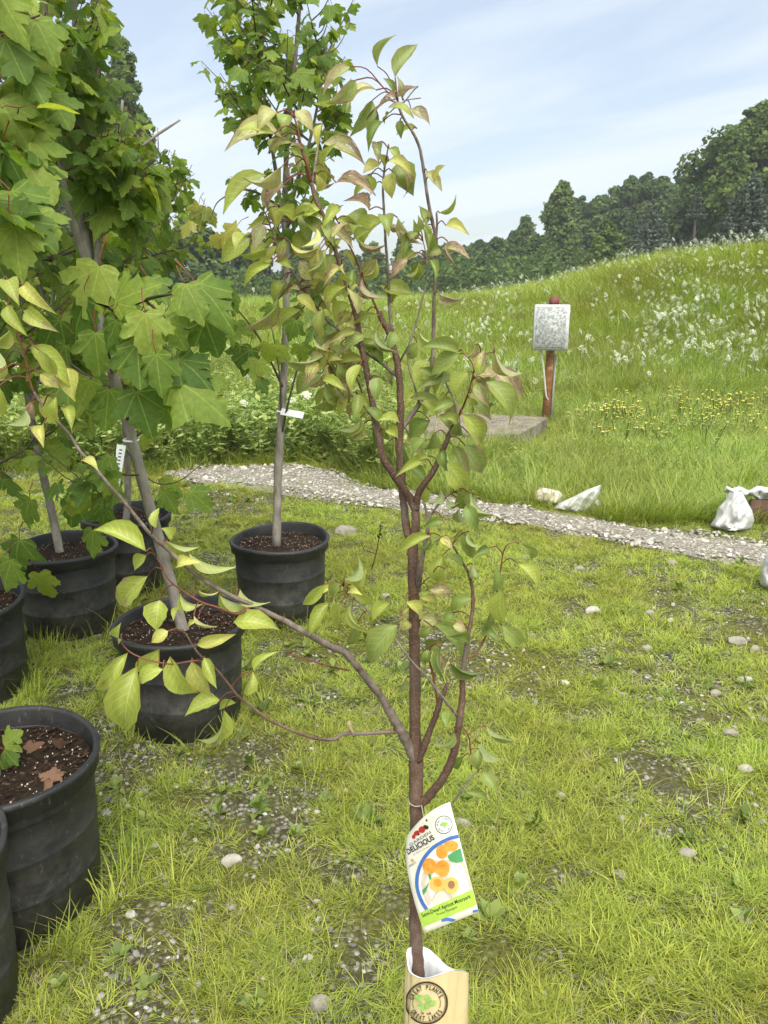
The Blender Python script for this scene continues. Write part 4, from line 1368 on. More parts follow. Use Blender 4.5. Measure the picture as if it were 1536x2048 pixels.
def maple(key, label, stems, seedv, nbr, blen, lsize, allowed, start=0.25, hand=(), limbs=(), yellow=0.0, twigs=3, tilt=0.6, up_bias=0.0, maxobj=300):
    """stems: list of (points, r0, r1); procedural side branches with leaf pairs; hand: leaves placed by eye (base px, tip px, width px, Y)"""
    x, y = POT_SPOTS[key]
    c = np.array([x, y, gz1(x, y)])
    root = empty('potted_maple', tuple(c))
    tag(root, label, 'potted tree', 'young maples in black nursery pots')
    zs = make_pot(root, c, seedv, key)
    rr = np.random.default_rng(seedv)
    leaves = []     # (base, dirmatrix, size, rnd, yellow)
    for si, (pts, r0, r1) in enumerate(stems):
        pp = catmull(pts, 6)
        rad = np.linspace(r0, r1, len(pp)) * (1 + 0.05 * rr.normal(size=len(pp)))
        mb = MB(); tube(mb, pp, rad, 10, rough=0.04); mb.build('trunk' if si == 0 else 'stem', M_mbark, root)
        L = np.concatenate([[0], np.cumsum(np.linalg.norm(np.diff(pp, axis=0), axis=1))])
        for k in range(nbr):
            q = start + (0.99 - start) * (k + rr.random()) / nbr
            s0 = q * L[-1]
            b = np.array([np.interp(s0, L, pp[:, i]) for i in range(3)])
            ln = blen * (1.05 - 0.65 * (q - start) / (1 - start)) * rr.uniform(0.6, 1.1)
            az = k * 2.4 + rr.uniform(-.6, .6); el = rr.uniform(0.15, 0.75) + up_bias
            d = np.array([math.cos(az) * math.cos(el), math.sin(az) * math.cos(el), math.sin(el)])
            end = b + d * ln; mid = b + d * ln * 0.5 + np.array([0, 0, -0.05 * ln]); end = end + np.array([0, 0, 0.10 * ln])
            a0, a1, _ = proj(end)
            if not allowed(a0, a1):      # shorten towards the stem
                for sh in (0.75, 0.5, 0.3):
                    e2 = b + (end - b) * sh
                    a0, a1, _ = proj(e2)
                    if allowed(a0, a1): break
                else:
                    continue
                end = e2; mid = (b + end) / 2; ln *= sh
            paths = [(catmull([b, mid, end], 5), 0.0052 * ln / 0.5 + 0.0015)]
            for j in range(twigs):
                u = rr.uniform(0.3, 0.85)
                tb = paths[0][0][int(u * 10)]
                az2 = az + rr.choice([-1, 1]) * rr.uniform(0.5, 1.1)
                d2 = np.array([math.cos(az2), math.sin(az2), rr.uniform(0.0, 0.7)])
                l2 = ln * rr.uniform(0.3, 0.55)
                q0, q1, _ = proj(tb + d2 * l2 + [0, 0, 0.05])
                if not allowed(q0, q1): continue
                paths.append((catmull([tb, tb + d2 * l2 * 0.5, tb + d2 * l2 + [0, 0, 0.05]], 4), 0.0028))
            mb = MB()
            for pa, r_ in paths:
                tube(mb, pa, np.linspace(r_, 0.0012, len(pa)), 5, cap=False)
                lp = np.concatenate([[0], np.cumsum(np.linalg.norm(np.diff(pa, axis=0), axis=1))])
                nn = max(2, int(lp[-1] / 0.062))
                for m in range(nn + 1):
                    u = (0.22 + 0.78 * m / nn) * lp[-1]
                    nb = np.array([np.interp(u, lp, pa[:, i]) for i in range(3)])
                    td = pa[-1] - pa[0]; td /= np.linalg.norm(td) + 1e-9
                    for sgn in (-1, 1):
                        if rr.random() < 0.22: continue
                        sd = np.cross(td, [0, 0, 1]); sd /= np.linalg.norm(sd) + 1e-9
                        roll = (m % 2) * 0.9
                        ld = sd * sgn * math.cos(roll) + np.array([0, 0, 1]) * sgn * math.sin(roll) * 0.6 + td * 0.55
                        out = np.array([ld[0], ld[1], 0]); out /= np.linalg.norm(out) + 1e-9
                        ld = out * 0.9 + np.array([0, 0, -rr.uniform(0.15, 0.95)]) + 0.25 * rr.normal(size=3)
                        nm = np.array([0, 0, 1.0]) + tilt * out + np.array([0, -0.25, 0]) + 0.5 * rr.normal(size=3)
                        s_ = lsize * rr.uniform(0.45, 1.12) * (1.1 - 0.40 * m / nn)
                        tipc = nb + ld / np.linalg.norm(ld) * s_ * 1.1
                        a0, a1, _ = proj(tipc)
                        if not allowed(a0, a1): continue
                        leaves.append((nb, frame(ld, nm), s_, rr.random(), rr.random() < yellow))
            mb.build('branch', M_mtwig, root)
    for pts, r0, r1 in limbs:
        pp = catmull(pts, 6)
        mb = MB(); tube(mb, pp, np.linspace(r0, r1, len(pp)), 8); mb.build('branch', M_mtwig, root)
    hl = []
    for (bx, by, tx, ty, w_, Yb, fy) in hand:
        b = P(bx, by, Yb)
        tpx = P(tx, ty, Yb - rr.uniform(0.0, 0.05))
        d = tpx - b
        zc = proj(b)[2]
        s_ = max(np.linalg.norm(d) / 1.02, w_ / F * zc / 1.42)
        M = frame(d, np.array([rr.uniform(-.25, .25), -0.75, 0.75 + rr.uniform(-.2, .2)]))
        hl.append((b - M[:, 1] * s_ * 0.55 + M[:, 2] * s_ * 0.10, M, s_, fy, False))
    # nearest leaves in view are objects of their own, the rest one mass
    order = sorted(range(len(leaves)), key=lambda i: (not in_frame(leaves[i][0]), proj(leaves[i][0])[2]))
    chosen = [leaves[i] for i in order[:maxobj - len(hl)] if in_frame(leaves[i][0])]
    rest = [leaves[i] for i in order[maxobj - len(hl):]] + [leaves[i] for i in order[:maxobj - len(hl)] if not in_frame(leaves[i][0])]
    for k, (b, M, s_, r_, ye) in enumerate(hl + chosen):
        me = MLEAF_ME_Y[k % 4] if ye else MLEAF_ME[int(r_ * 1000) % 16]
        o = bpy.data.objects.new('leaf', me)
        col.objects.link(o)
        o.parent = root
        m4 = Matrix.Identity(4)
        for i in range(3):
            for j in range(3): m4[i][j] = M[i, j] * s_
        o.matrix_local = Matrix.Translation(Vector(b - c)) @ m4
    if rest:
        mb = MB()
        for k, (b, M, s_, r_, ye) in enumerate(rest):
            L_ = MLEAF[int(r_ * 1000) % 16]
            v = (L_.v[0] * s_) @ M.T + b
            n0 = mb.n
            mb.v.append(v); mb.uv.append(L_.uv[0]); mb.r.append(np.full(len(v), r_))
            mb.f.extend([[i + n0 for i in f] for f in L_.f]); mb.m.extend(L_.m); mb.n += len(v)
        o = mb.build('foliage', [M_maple, M_petiole], root)
        o['kind'] = 'stuff'
    return root


def left_allowed(px, py):
    lim = np.interp(py, [-900, 0, 60, 120, 200, 240, 300, 420, 560, 600, 760, 850, 900, 1000, 1100, 1150], [200, 205, 215, 235, 265, 350, 410, 430, 440, 455, 430, 310, 250, 235, 225, 120])
    if py > 1140: return False
    lim = lim + 90 * (vnoise(np.array([py * 0.021]), np.array([px * 0.004]))[0] - 0.62)
    if 180 < py < 470 and px > lim - 150 and random.random() < (px - lim + 150) / 270: return False
    return px < lim


def a_allowed(px, py):
    if py > 830: return False
    lo = np.interp(py, [-900, 0, 60, 120, 300, 420, 520, 830], [350, 395, 400, 385, 420, 440, 455, 470])
    hi = np.interp(py, [-900, 0, 40, 60, 250, 330, 520, 600, 830], [760, 715, 700, 690, 715, 640, 640, 640, 600])
    w_ = 80 * (vnoise(np.array([py * 0.02 + 40]), np.array([0.5]))[0] - 0.55)
    return lo - w_ < px < hi + w_


def pts(lst):
    return [P(a, b, Y) for a, b, Y in lst]


xD, yD = POT_SPOTS['D']
maple('D', 'leaning maple in the black pot right behind the apricot branch', [
    (pts([(376, 1300, 2.59), (345, 1180, 2.64), (318, 1080, 2.62), (290, 980, 2.6), (262, 870, 2.58), (232, 770, 2.56), (205, 670, 2.55), (182, 560, 2.55)]), 0.022, 0.016),
    (pts([(184, 570, 2.55), (158, 480, 2.5), (135, 410, 2.46), (118, 300, 2.42), (100, 150, 2.4), (90, 0, 2.4), (85, -150, 2.4)]), 0.013, 0.005),
    (pts([(184, 570, 2.55), (172, 480, 2.58), (158, 400, 2.6), (152, 250, 2.62), (150, 100, 2.64), (148, -100, 2.65), (150, -250, 2.65)]), 0.014, 0.006),
    (pts([(184, 570, 2.55), (180, 480, 2.62), (172, 400, 2.66), (190, 250, 2.7), (195, 100, 2.72), (190, -60, 2.72)]), 0.012, 0.004),
    (pts([(188, 560, 2.55), (196, 480, 2.6), (192, 400, 2.66), (240, 330, 2.7), (300, 280, 2.75), (360, 240, 2.8)]), 0.010, 0.003)],
    11, 7, 0.58, 0.098, left_allowed, 0.30,
    hand=[(199, 534, 168, 640, 150, 1.78, 0.85), (291, 628, 303, 712, 132, 1.70, 0.75), (192, 667, 192, 752, 112, 1.74, 0.35), (169, 597, 140, 676, 118, 1.76, 0.5), (371, 568, 404, 628, 96, 1.72, 0.8),
          (392, 566, 470, 640, 92, 1.74, 0.7), (312, 708, 322, 796, 96, 1.68, 0.9), (275, 688, 277, 778, 90, 1.70, 0.6), (273, 783, 300, 862, 130, 1.74, 0.15), (355, 766, 452, 818, 100, 1.72, 0.08),
          (355, 718, 432, 768, 90, 1.75, 0.3), (234, 607, 299, 550, 50, 1.76, 0.75), (230, 640, 210, 700, 90, 1.72, 0.65), (330, 640, 372, 690, 96, 1.73, 0.55), (130, 690, 90, 760, 110, 1.82, 0.3), (220, 780, 200, 850, 120, 1.86, 0.2),
          (262, 700, 245, 760, 90, 1.80, 0.35), (120, 640, 70, 700, 110, 1.85, 0.4), (410, 640, 440, 720, 90, 1.80, 0.6), (300, 560, 330, 600, 90, 1.84, 0.45), (180, 760, 150, 830, 110, 1.9, 0.25), (330, 800, 350, 860, 80, 1.86, 0.2)],
    limbs=[(pts([(225, 745, 2.56), (215, 690, 2.2), (235, 630, 1.95), (290, 600, 1.82), (340, 588, 1.76), (380, 572, 1.74)]), 0.007, 0.002),
           (pts([(235, 630, 1.95), (200, 600, 1.85), (180, 570, 1.80)]), 0.003, 0.0015), (pts([(290, 600, 1.82), (350, 650, 1.76), (380, 660, 1.76)]), 0.003, 0.0014), (pts([(252, 840, 2.58), (290, 800, 2.2), (320, 750, 1.9), (335, 720, 1.8)]), 0.005, 0.002)],
    twigs=3)

maple('A', 'straight slim maple in its own black pot in the middle of the lawn', [
    (pts([(553, 1100, 3.53), (556, 950, 3.58), (562, 850, 3.58), (568, 750, 3.58), (572, 640, 3.58), (574, 520, 3.58), (570, 400, 3.58), (576, 260, 3.58), (590, 120, 3.58), (600, 0, 3.58), (606, -140, 3.58)]), 0.021, 0.006),
    (pts([(574, 500, 3.58), (560, 400, 3.62), (545, 300, 3.66), (530, 200, 3.7), (520, 80, 3.72), (515, -60, 3.72)]), 0.010, 0.004),
    (pts([(572, 470, 3.58), (590, 380, 3.5), (620, 280, 3.46), (640, 180, 3.44), (650, 80, 3.44)]), 0.009, 0.003)],
    23, 9, 0.58, 0.080, a_allowed, 0.42, hand=[],
    limbs=[(pts([(568, 780, 3.58), (545, 730, 3.5), (515, 670, 3.42), (480, 625, 3.36), (452, 590, 3.3)]), 0.006, 0.002), (pts([(563, 840, 3.58), (560, 760, 3.52), (552, 700, 3.5), (540, 640, 3.48)]), 0.005, 0.002),
           (pts([(563, 870, 3.58), (578, 800, 3.5), (600, 720, 3.45), (622, 660, 3.42), (650, 610, 3.4)]), 0.006, 0.002), (pts([(572, 690, 3.58), (600, 620, 3.6), (625, 560, 3.62)]), 0.005, 0.002), (pts([(570, 420, 3.58), (500, 380, 3.4), (440, 400, 3.3), (420, 440, 3.25)]), 0.005, 0.0015)], twigs=3, up_bias=0.15)
_A_hand = True

maple('B', 'maple in the black pot at the left with low hanging dark leaves', [
    (pts([(127, 1142, 3.39), (108, 1045, 3.48), (82, 930, 3.46), (60, 820, 3.44), (45, 700, 3.42), (40, 560, 3.4), (50, 400, 3.4), (60, 250, 3.4), (66, 80, 3.4), (70, -80, 3.4)]), 0.020, 0.006),
    (pts([(60, 820, 3.44), (90, 700, 3.5), (110, 560, 3.55), (120, 400, 3.6), (130, 260, 3.6), (140, 120, 3.6)]), 0.010, 0.004)],
    31, 10, 0.72, 0.10, left_allowed, 0.20,
    hand=[(80, 1146, 98, 1200, 92, 3.05, 0.75), (40, 1080, 20, 1150, 90, 2.9, 0.4), (185, 1060, 180, 1120, 80, 3.2, 0.5), (210, 1010, 200, 1060, 80, 3.2, 0.3), (20, 1120, 0, 1190, 100, 2.8, 0.5), (150, 1000, 130, 1060, 90, 3.1, 0.2), (60, 1000, 40, 1060, 100, 3.0, 0.3)], twigs=3)

maple('C', 'maple in the partly hidden black pot at the back', [
    (pts([(252, 1050, 3.93), (256, 960, 3.97), (250, 850, 3.97), (245, 700, 3.97), (240, 560, 3.97), (238, 420, 3.97), (240, 300, 3.97), (245, 200, 3.97)]), 0.019, 0.006),
    (pts([(245, 640, 3.97), (280, 520, 4.0), (320, 400, 4.0), (350, 300, 4.0)]), 0.009, 0.003)],
    41, 8, 0.66, 0.084, left_allowed, 0.28, twigs=3, limbs=[(pts([(253, 900, 3.97), (300, 960, 3.7), (350, 965, 3.6), (395, 935, 3.55), (412, 920, 3.52)]), 0.004, 0.0012)],
    hand=[(330, 985, 355, 1030, 66, 3.6, 0.25), (380, 985, 430, 1020, 66, 3.5, 0.35), (345, 960, 320, 1000, 60, 3.65, 0.2)])

maple('E', 'maple in the black pot cut by the left edge, halfway up', [
    (pts([(-60, 1240, 2.77), (-70, 1080, 2.84), (-80, 900, 2.8), (-70, 700, 2.75), (-50, 500, 2.7), (-30, 300, 2.68), (-20, 120, 2.66), (-15, -60, 2.66)]), 0.021, 0.006)],
    53, 18, 0.78, 0.10, left_allowed, 0.25, twigs=3)

F_hand = [(28, 452, 40, 560, 150, 1.50, 0.97), (40, 440, 112, 498, 120, 1.52, 0.9), (5, 430, 60, 400, 110, 1.55, 0.75), (70, 420, 108, 470, 90, 1.56, 0.8), (-10, 520, 30, 590, 130, 1.54, 0.7), (20, 380, 90, 440, 130, 1.6, 0.3), (55, 330, 110, 400, 130, 1.65, 0.2),
          (10, 300, -10, 380, 140, 1.62, 0.3), (60, 250, 100, 320, 120, 1.7, 0.35), (0, 200, 40, 270, 130, 1.66, 0.4), (50, 140, 90, 200, 120, 1.7, 0.5), (10, 80, 50, 150, 130, 1.66, 0.6), (70, 40, 110, 110, 120, 1.7, 0.55), (0, -10, 40, 60, 140, 1.66, 0.7),
          (100, 190, 140, 250, 110, 1.75, 0.6), (10, 1490, 40, 1462, 60, 1.72, 0.6), (8, 1500, 30, 1530, 60, 1.72, 0.5), (0, 1520, 15, 1560, 50, 1.72, 0.4)]
maple('F', 'maple in the large black pot with dead leaves on its soil', [
    (pts([(-6, 1592, 1.68), (-30, 1500, 1.70), (-90, 1300, 1.85), (-130, 1050, 1.84), (-150, 800, 1.82), (-150, 550, 1.8), (-140, 350, 1.8), (-130, 150, 1.8), (-120, -50, 1.8)]), 0.022, 0.006)],
    67, 12, 0.55, 0.12, lambda px, py: left_allowed(px, py) and px < 120 and py < 620, 0.55, hand=F_hand, twigs=2,
    limbs=[(pts([(-145, 700, 1.82), (-60, 560, 1.65), (0, 480, 1.56), (40, 440, 1.54), (70, 420, 1.56)]), 0.006, 0.002), (pts([(-140, 400, 1.8), (-50, 330, 1.72), (20, 290, 1.68), (70, 250, 1.7)]), 0.006, 0.002), (pts([(-130, 150, 1.8), (-50, 90, 1.72), (30, 50, 1.7), (80, 30, 1.7)]), 0.005, 0.002)])

maple('G', 'maple in the black pot in the bottom left corner', [
    (pts([(-260, 1760, 1.385), (-290, 1400, 1.385), (-320, 900, 1.385), (-330, 500, 1.385)]), 0.020, 0.012)],
    71, 3, 0.3, 0.11, lambda px, py: px < -40 and py < 900, 0.7, twigs=1)

# yellowing sprig of the middle maple and a few lower leaves
M_any = [o for o in scene.objects if o.get('label', '').startswith('straight slim maple')][0]


def extra_leaves(root, lst, mes):
    rr = np.random.default_rng(99)
    c = np.array(root.location)
    for k, (bx, by, tx, ty, w_, Yb) in enumerate(lst):
        b = P(bx, by, Yb); d = P(tx, ty, Yb - rr.uniform(-.05, .05)) - b
        s_ = max(np.linalg.norm(d) / 1.02, w_ / F * proj(b)[2] / 1.42)
        M = frame(d, np.array([rr.uniform(-.4, .4), -0.7, 0.7]))
        o = bpy.data.objects.new('leaf', mes[k % len(mes)]); col.objects.link(o); o.parent = root
        m4 = Matrix.Identity(4)
        for i in range(3):
            for j in range(3): m4[i][j] = M[i, j] * s_
        o.matrix_local = Matrix.Translation(Vector(b - M[:, 1] * s_ * 0.55 - c)) @ m4


extra_leaves(M_any, [(395, 408, 372, 450, 44, 3.3), (415, 415, 440, 452, 46, 3.3), (405, 420, 395, 462, 40, 3.3), (430, 470, 445, 500, 44, 3.3), (470, 450, 420, 480, 40, 3.3), (380, 440, 360, 470, 36, 3.3)], MLEAF_ME_Y)
extra_leaves(M_any, [(480, 690, 475, 740, 40, 3.4), (500, 700, 490, 760, 44, 3.4), (515, 720, 505, 770, 44, 3.4), (535, 690, 530, 735, 40, 3.4), (520, 760, 540, 790, 40, 3.4), (470, 640, 460, 690, 36, 3.4), (560, 690, 545, 730, 40, 3.5), (600, 690, 610, 730, 40, 3.4),
                     (630, 650, 650, 690, 44, 3.4), (615, 620, 640, 640, 44, 3.4), (650, 640, 670, 680, 40, 3.4), (500, 640, 515, 680, 36, 3.4), (640, 700, 625, 740, 40, 3.4), (590, 640, 570, 680, 40, 3.45), (545, 610, 530, 650, 40, 3.5), (470, 590, 450, 630, 40, 3.3)], MLEAF_ME)

# dead leaves lying on the soil of the large pot
M_dead = foliage_mat('dead_maple_leaf', (0.06, 0.03, 0.018), (0.11, 0.055, 0.032), (0.22, 0.13, 0.08), 0.1, 0.8, 0.2)
DEAD_ME = [m.data('dead_leaf', [M_dead, M_dead]) for m in MLEAF[4:8]]
xF, yF = POT_SPOTS['F']
for k, (px, py, w_, lab) in enumerate([(70, 1488, 42, 'curled brown maple leaf at the back of the large pot'), (122, 1482, 30, 'small reddish dead leaf by the back rim of the large pot'),
                                       (95, 1540, 44, 'brown dead leaf in the middle of the large pot'), (112, 1545, 36, 'pale dead leaf resting over the brown one in the large pot'), (88, 1565, 40, 'dark torn dead leaf towards the front of the large pot')]):
    d = ray(px, py); zt = POT_SIZE['F'][1] - 0.03; g = G(px, py, zt)
    o = bpy.data.objects.new('dead_leaf', DEAD_ME[k % 4]); col.objects.link(o)
    s_ = w_ / F * proj(g)[2] / 1.1
    an = random.uniform(0, 6.28)
    M = frame(np.array([math.cos(an), math.sin(an), 0.1]), np.array([random.uniform(-.9, .9), random.uniform(-.9, .3), 1]))
    m4 = Matrix.Identity(4)
    for i in range(3):
        for j in range(3): m4[i][j] = M[i, j] * s_
    o.matrix_world = Matrix.Translation(Vector(g - M[:, 1] * s_)) @ m4
    tag(o, lab, 'dead leaf', 'dead leaves in the large pot')

# white plant labels on the maples
M_label = plain('white_label_plastic', (0.80, 0.81, 0.80), 0.45, 0.4, 0.05, 30)
M_ink = plain('black_ink', (0.02, 0.02, 0.022), 0.6, 0.3, 0.1, 30)


def strip(name, a, b, wid, nrm, label, marks=0, loop=None, thick=0.0008):
    a, b = np.array(a), np.array(b)
    root = empty(name, tuple(a)); tag(root, label, 'plant label')
    d = (b - a); L = np.linalg.norm(d); d /= L
    nrm = np.array(nrm, float); nrm -= d * nrm.dot(d); nrm /= np.linalg.norm(nrm)
    s_ = np.cross(d, nrm)
    mb = MB(); n = 8
    V = []
    for k in range(n + 1):
        u = k / n
        p = a + d * L * u + nrm * 0.006 * math.sin(3.1 * u)
        for (i, j) in ((-1, 0), (1, 0), (1, 1), (-1, 1)):
            V.append(p + s_ * wid / 2 * i + nrm * thick * j)
    fs = []
    for k in range(n):
        for e in range(4):
            e2 = (e + 1) % 4
            fs.append((4 * k + e, 4 * k + e2, 4 * k + 4 + e2, 4 * k + 4 + e))
    fs += [(3, 2, 1, 0), (4 * n, 4 * n + 1, 4 * n + 2, 4 * n + 3)]
    mb.add(V, fs); mb.build('label_strip', M_label, root, smooth=False)
    if marks:
        mb = MB()
        for k in range(marks):
            u = 0.10 + 0.42 * k / marks
            p = a + d * L * u + nrm * (0.006 * math.sin(3.1 * u) + thick + 0.0006)
            w_ = wid * 0.16
            V = [p - s_ * w_ - d * L * 0.012, p + s_ * w_ - d * L * 0.012, p + s_ * w_ + d * L * 0.012, p - s_ * w_ + d * L * 0.012]
            mb.add(V, [(0, 1, 2, 3)])
        mb.build('lettering', M_ink, root, smooth=False)
    if loop is not None:
        c, r_ = loop
        an = np.linspace(0, 6.283, 17)
        mb = MB(); tube(mb, np.stack([c[0] + r_ * np.cos(an), c[1] + r_ * np.sin(an), np.full(17, c[2])], 1), 0.004, 5); mb.build('loop', M_label, root)


c = P(564, 822, 3.58)
strip('plant_label', P(562, 823, 3.55), P(607, 831, 3.46), 0.030, (0.1, -1, 0.3), 'white label strip wrapped round the trunk of the slim maple', 0, (c, 0.022))
c = P(245, 890, 2.59)
strip('plant_label', P(243, 890, 2.55), P(228, 990, 2.50), 0.028, (0.25, -1, 0.1), 'white hanging label with black marks by the leaning maple trunk', 6, (P(262, 880, 2.59), 0.024))

# ================================================================== the apricot sapling
t = NT('apricot_bark')
oc = t.coord()
c = t.ramp(t.noise(28, 5, 0.65, t.scalev(oc, (1, 1, 0.4))), [(0.28, (0.065, 0.036, 0.024)), (0.5, (0.125, 0.070, 0.046)), (0.75, (0.20, 0.14, 0.10))])
sp_ = t.vor(330, t.scalev(oc, (1, 1, 1.5)), 'Distance')
c = t.mix(t.rng(sp_, 0.16, 0.30, 0.7, 0.0), c, (0.40, 0.34, 0.27))
c = t.mix(t.rng(t.noise(9, 3, 0.5, oc), 0.56, 0.70, 0, 0.6), c, (0.20, 0.18, 0.15))
M_abark = t.done(t.bsdf(c, 0.7, 0.35, t.bump(t.noise(150, 4, 0.6, oc), 0.5, 0.002)))
t = NT('grey_apricot_bark')
oc = t.coord()
c = t.ramp(t.noise(60, 5, 0.65, oc), [(0.28, (0.08, 0.055, 0.040)), (0.5, (0.18, 0.145, 0.115)), (0.75, (0.30, 0.26, 0.22))])
M_gbark = t.done(t.bsdf(c, 0.75, 0.3, t.bump(t.noise(150, 4, 0.6, oc), 0.5, 0.002)))
M_redtwig = plain('red_apricot_shoot', (0.17, 0.055, 0.030), 0.5, 0.4, 0.35, 60)

# leaf material: object colour carries the leaf's own tint, alpha its share of scorched tissue
t = NT('apricot_leaf')
oi = t.n.new('ShaderNodeObjectInfo')
colr, alph, rnd = oi.outputs['Color'], oi.outputs['Alpha'], oi.outputs['Random']
uv = t.coord('UV')
sp = t.n.new('ShaderNodeSeparateXYZ'); t.l.new(uv, sp.inputs[0])     # x = across -1..1, y = along 0..1
ax = t.math('ABSOLUTE', sp.outputs[0])
off = t.n.new('ShaderNodeCombineXYZ'); t.l.new(t.math('MULTIPLY', rnd, 37.0), off.inputs[2])
uvr = t.n.new('ShaderNodeVectorMath'); uvr.operation = 'ADD'; t.l.new(uv, uvr.inputs[0]); t.l.new(off.outputs[0], uvr.inputs[1])
uvo = uvr.outputs[0]
mott = t.noise(3.2, 4, 0.6, uvo)
c = t.hsv(colr, t.rng(mott, 0.3, 0.7, 0.488, 0.512), 1.0, t.rng(mott, 0.3, 0.7, 0.80, 1.18))
mid = t.rng(ax, 0.0, 0.045, 0.65, 0.0)
vein = t.math('MULTIPLY', t.rng(t.math('ABSOLUTE', t.math('SUBTRACT', t.math('FRACT', t.math('MULTIPLY', t.math('SUBTRACT', sp.outputs[1], t.math('MULTIPLY', ax, 0.22)), 8.0)), 0.5)), 0.0, 0.10, 0.42, 0.0), t.rng(ax, 0.6, 0.95, 1, 0))
c = t.mix(t.math('MAXIMUM', mid, vein), c, t.hsv(colr, 0.49, 0.8, 1.7))
# yellowing to the rim
c = t.mix(t.math('MULTIPLY', t.rng(t.math('ADD', ax, t.math('MULTIPLY', mott, 0.5)), 0.95, 1.4, 0, 0.55), t.rng(alph, 0.0, 0.3, 0.3, 1.0)), c, (0.42, 0.33, 0.06, 1))
edge = t.math('ADD', t.math('ADD', t.math('MULTIPLY', t.math('MAXIMUM', ax, sp.outputs[1]), 0.42), 0.48), t.math('MULTIPLY', t.math('SUBTRACT', t.noise(2.6, 5, 0.62, uvo), 0.5), 1.5))
scor = t.rng(t.math('ADD', edge, t.math('MULTIPLY', alph, 0.95)), 1.12, 1.34)
scor = t.math('MULTIPLY', scor, t.rng(alph, 0.02, 0.12))
bc = t.ramp(t.noise(6, 4, 0.6, uvo), [(0.28, (0.12, 0.07, 0.04)), (0.45, (0.32, 0.22, 0.13)), (0.7, (0.48, 0.36, 0.24))])
c = t.mix(scor, c, bc)
spots = t.math('MULTIPLY', t.rng(t.vor(9.0, uvo, 'Distance'), 0.06, 0.13, 1, 0), t.rng(t.noise(2.3, 2, 0.5, uvo), 0.44, 0.52))
c = t.mix(t.math('MULTIPLY', spots, t.rng(alph, 0.0, 0.25, 0.35, 1.0)), c, (0.055, 0.035, 0.018, 1))
hole = t.math('MULTIPLY', t.rng(t.noise(7.5, 2, 0.5, uvo), 0.64, 0.65), t.rng(alph, 0.32, 0.55, 0.0, 1.0))
geo = t.n.new('ShaderNodeNewGeometry')
c2 = t.mix(t.math('MULTIPLY', geo.outputs['Backfacing'], 0.55), c, t.hsv(c, 0.50, 0.68, 1.25))
sh = t.mixs(0.36, t.bsdf(c2, 0.42, 0.45), t.transl(t.hsv(c, 0.488, 1.05, 1.35)))
M_aleaf = t.done(t.mixs(hole, sh, t.clear()))

Y0 = 1.16
sroot = empty('apricot_sapling', tuple(P(836, 1960, Y0) * [1, 1, 0]))
tag(sroot, 'young apricot tree with reddish bark and drooping scorched leaves', 'sapling')
BR = []       # sampled branch points: px, py, Y


def branch(name, lst, mat, seg=9, knots=0.0):
    """lst: (px, py, Y, radius in photo pixels)"""
    p3 = np.array([P(a, b, Y) for a, b, Y, r in lst])
    n = 6
    pp = catmull(p3, n)
    rp = np.array([r * (0.84 if b < 1090 else (0.92 if b < 1480 else 1.0)) * proj(P(a, b, Y))[2] / F for a, b, Y, r in lst])
    rad = np.interp(np.linspace(0, 1, len(pp)), np.linspace(0, 1, len(rp)), rp)
    if knots:
        rad = rad * (1 + knots * np.maximum(0, np.sin(np.arange(len(pp)) * 1.9 + 0.7)) ** 6)
        pp = pp + rng.normal(0, 1, pp.shape) * (rad * 0.05)[:, None]
    mb = MB(); tube(mb, pp, rad, seg, rough=0.03 if seg > 6 else 0.0)
    for k in range(len(pp)):
        if k % 2 == 0:
            a, b, zc = proj(pp[k]); BR.append((a, b, pp[k][1]))
    o = mb.build(name, mat, sroot)
    return o


def pl(Y, *q):
    """polyline at one distance: (px, py, r) or (px, py, r, dY)"""
    return [(a[0], a[1], Y + (a[3] if len(a) > 3 else 0), a[2]) for a in q]


b0 = P(836, 1960, Y0)
zz_ = proj(np.array([b0[0], Y0, 0.02]))
branch('trunk', pl(Y0, (zz_[0], zz_[1], 12), (838, 2040, 12.5), (836, 1960, 13), (832, 1880, 12.5), (831, 1800, 12.5), (831, 1720, 13), (833, 1640, 13.5), (832, 1580, 14), (833, 1520, 14.5), (830, 1460, 12), (830, 1380, 12), (829, 1300, 12), (828, 1220, 12), (826, 1150, 12), (826, 1100, 11.5), (830, 1060, 10.5),
        (832, 1030, 10), (822, 1000, 9.5), (805, 975, 9, -.01), (785, 945, 9, -.015), (766, 915, 9, -.02), (759, 880, 8, -.02), (752, 840, 8, -.02), (743, 795, 7.5, -.02), (734, 745, 7.5, -.02), (722, 690, 7.5, -.02), (714, 640, 6.5, -.02), (700, 590, 6, -.02), (688, 555, 5.5, -.02), (668, 492, 5.2, -.02), (650, 440, 5, -.02), (634, 405, 5.5, -.02), (622, 365, 5, -.02)), M_abark, 12, 0.10)
branch('branch', pl(Y0, (622, 365, 5, -.02), (614, 330, 4.2, -.03), (604, 300, 3.5, -.03), (598, 272, 2.8, -.03), (592, 245, 2.3, -.03), (588, 235, 2, -.03)), M_redtwig, 7)
branch('branch', pl(Y0, (622, 368, 4.5, -.02), (628, 350, 3.5, 0), (632, 320, 3, .02), (636, 290, 2.6, .03), (634, 265, 2.2, .03)), M_gbark, 7)
branch('branch', pl(Y0, (824, 1092, 10), (813, 1055, 9.5, .01), (807, 1000, 9, .015), (801, 940, 10.5, .015), (799, 880, 9.5, .015), (801, 820, 8.5, .015), (798, 750, 8, .015), (789, 700, 7.5, .015), (775, 660, 6.5, .015), (764, 640, 6.5, .015), (758, 624, 6.5, .015)), M_abark, 10, 0.12)
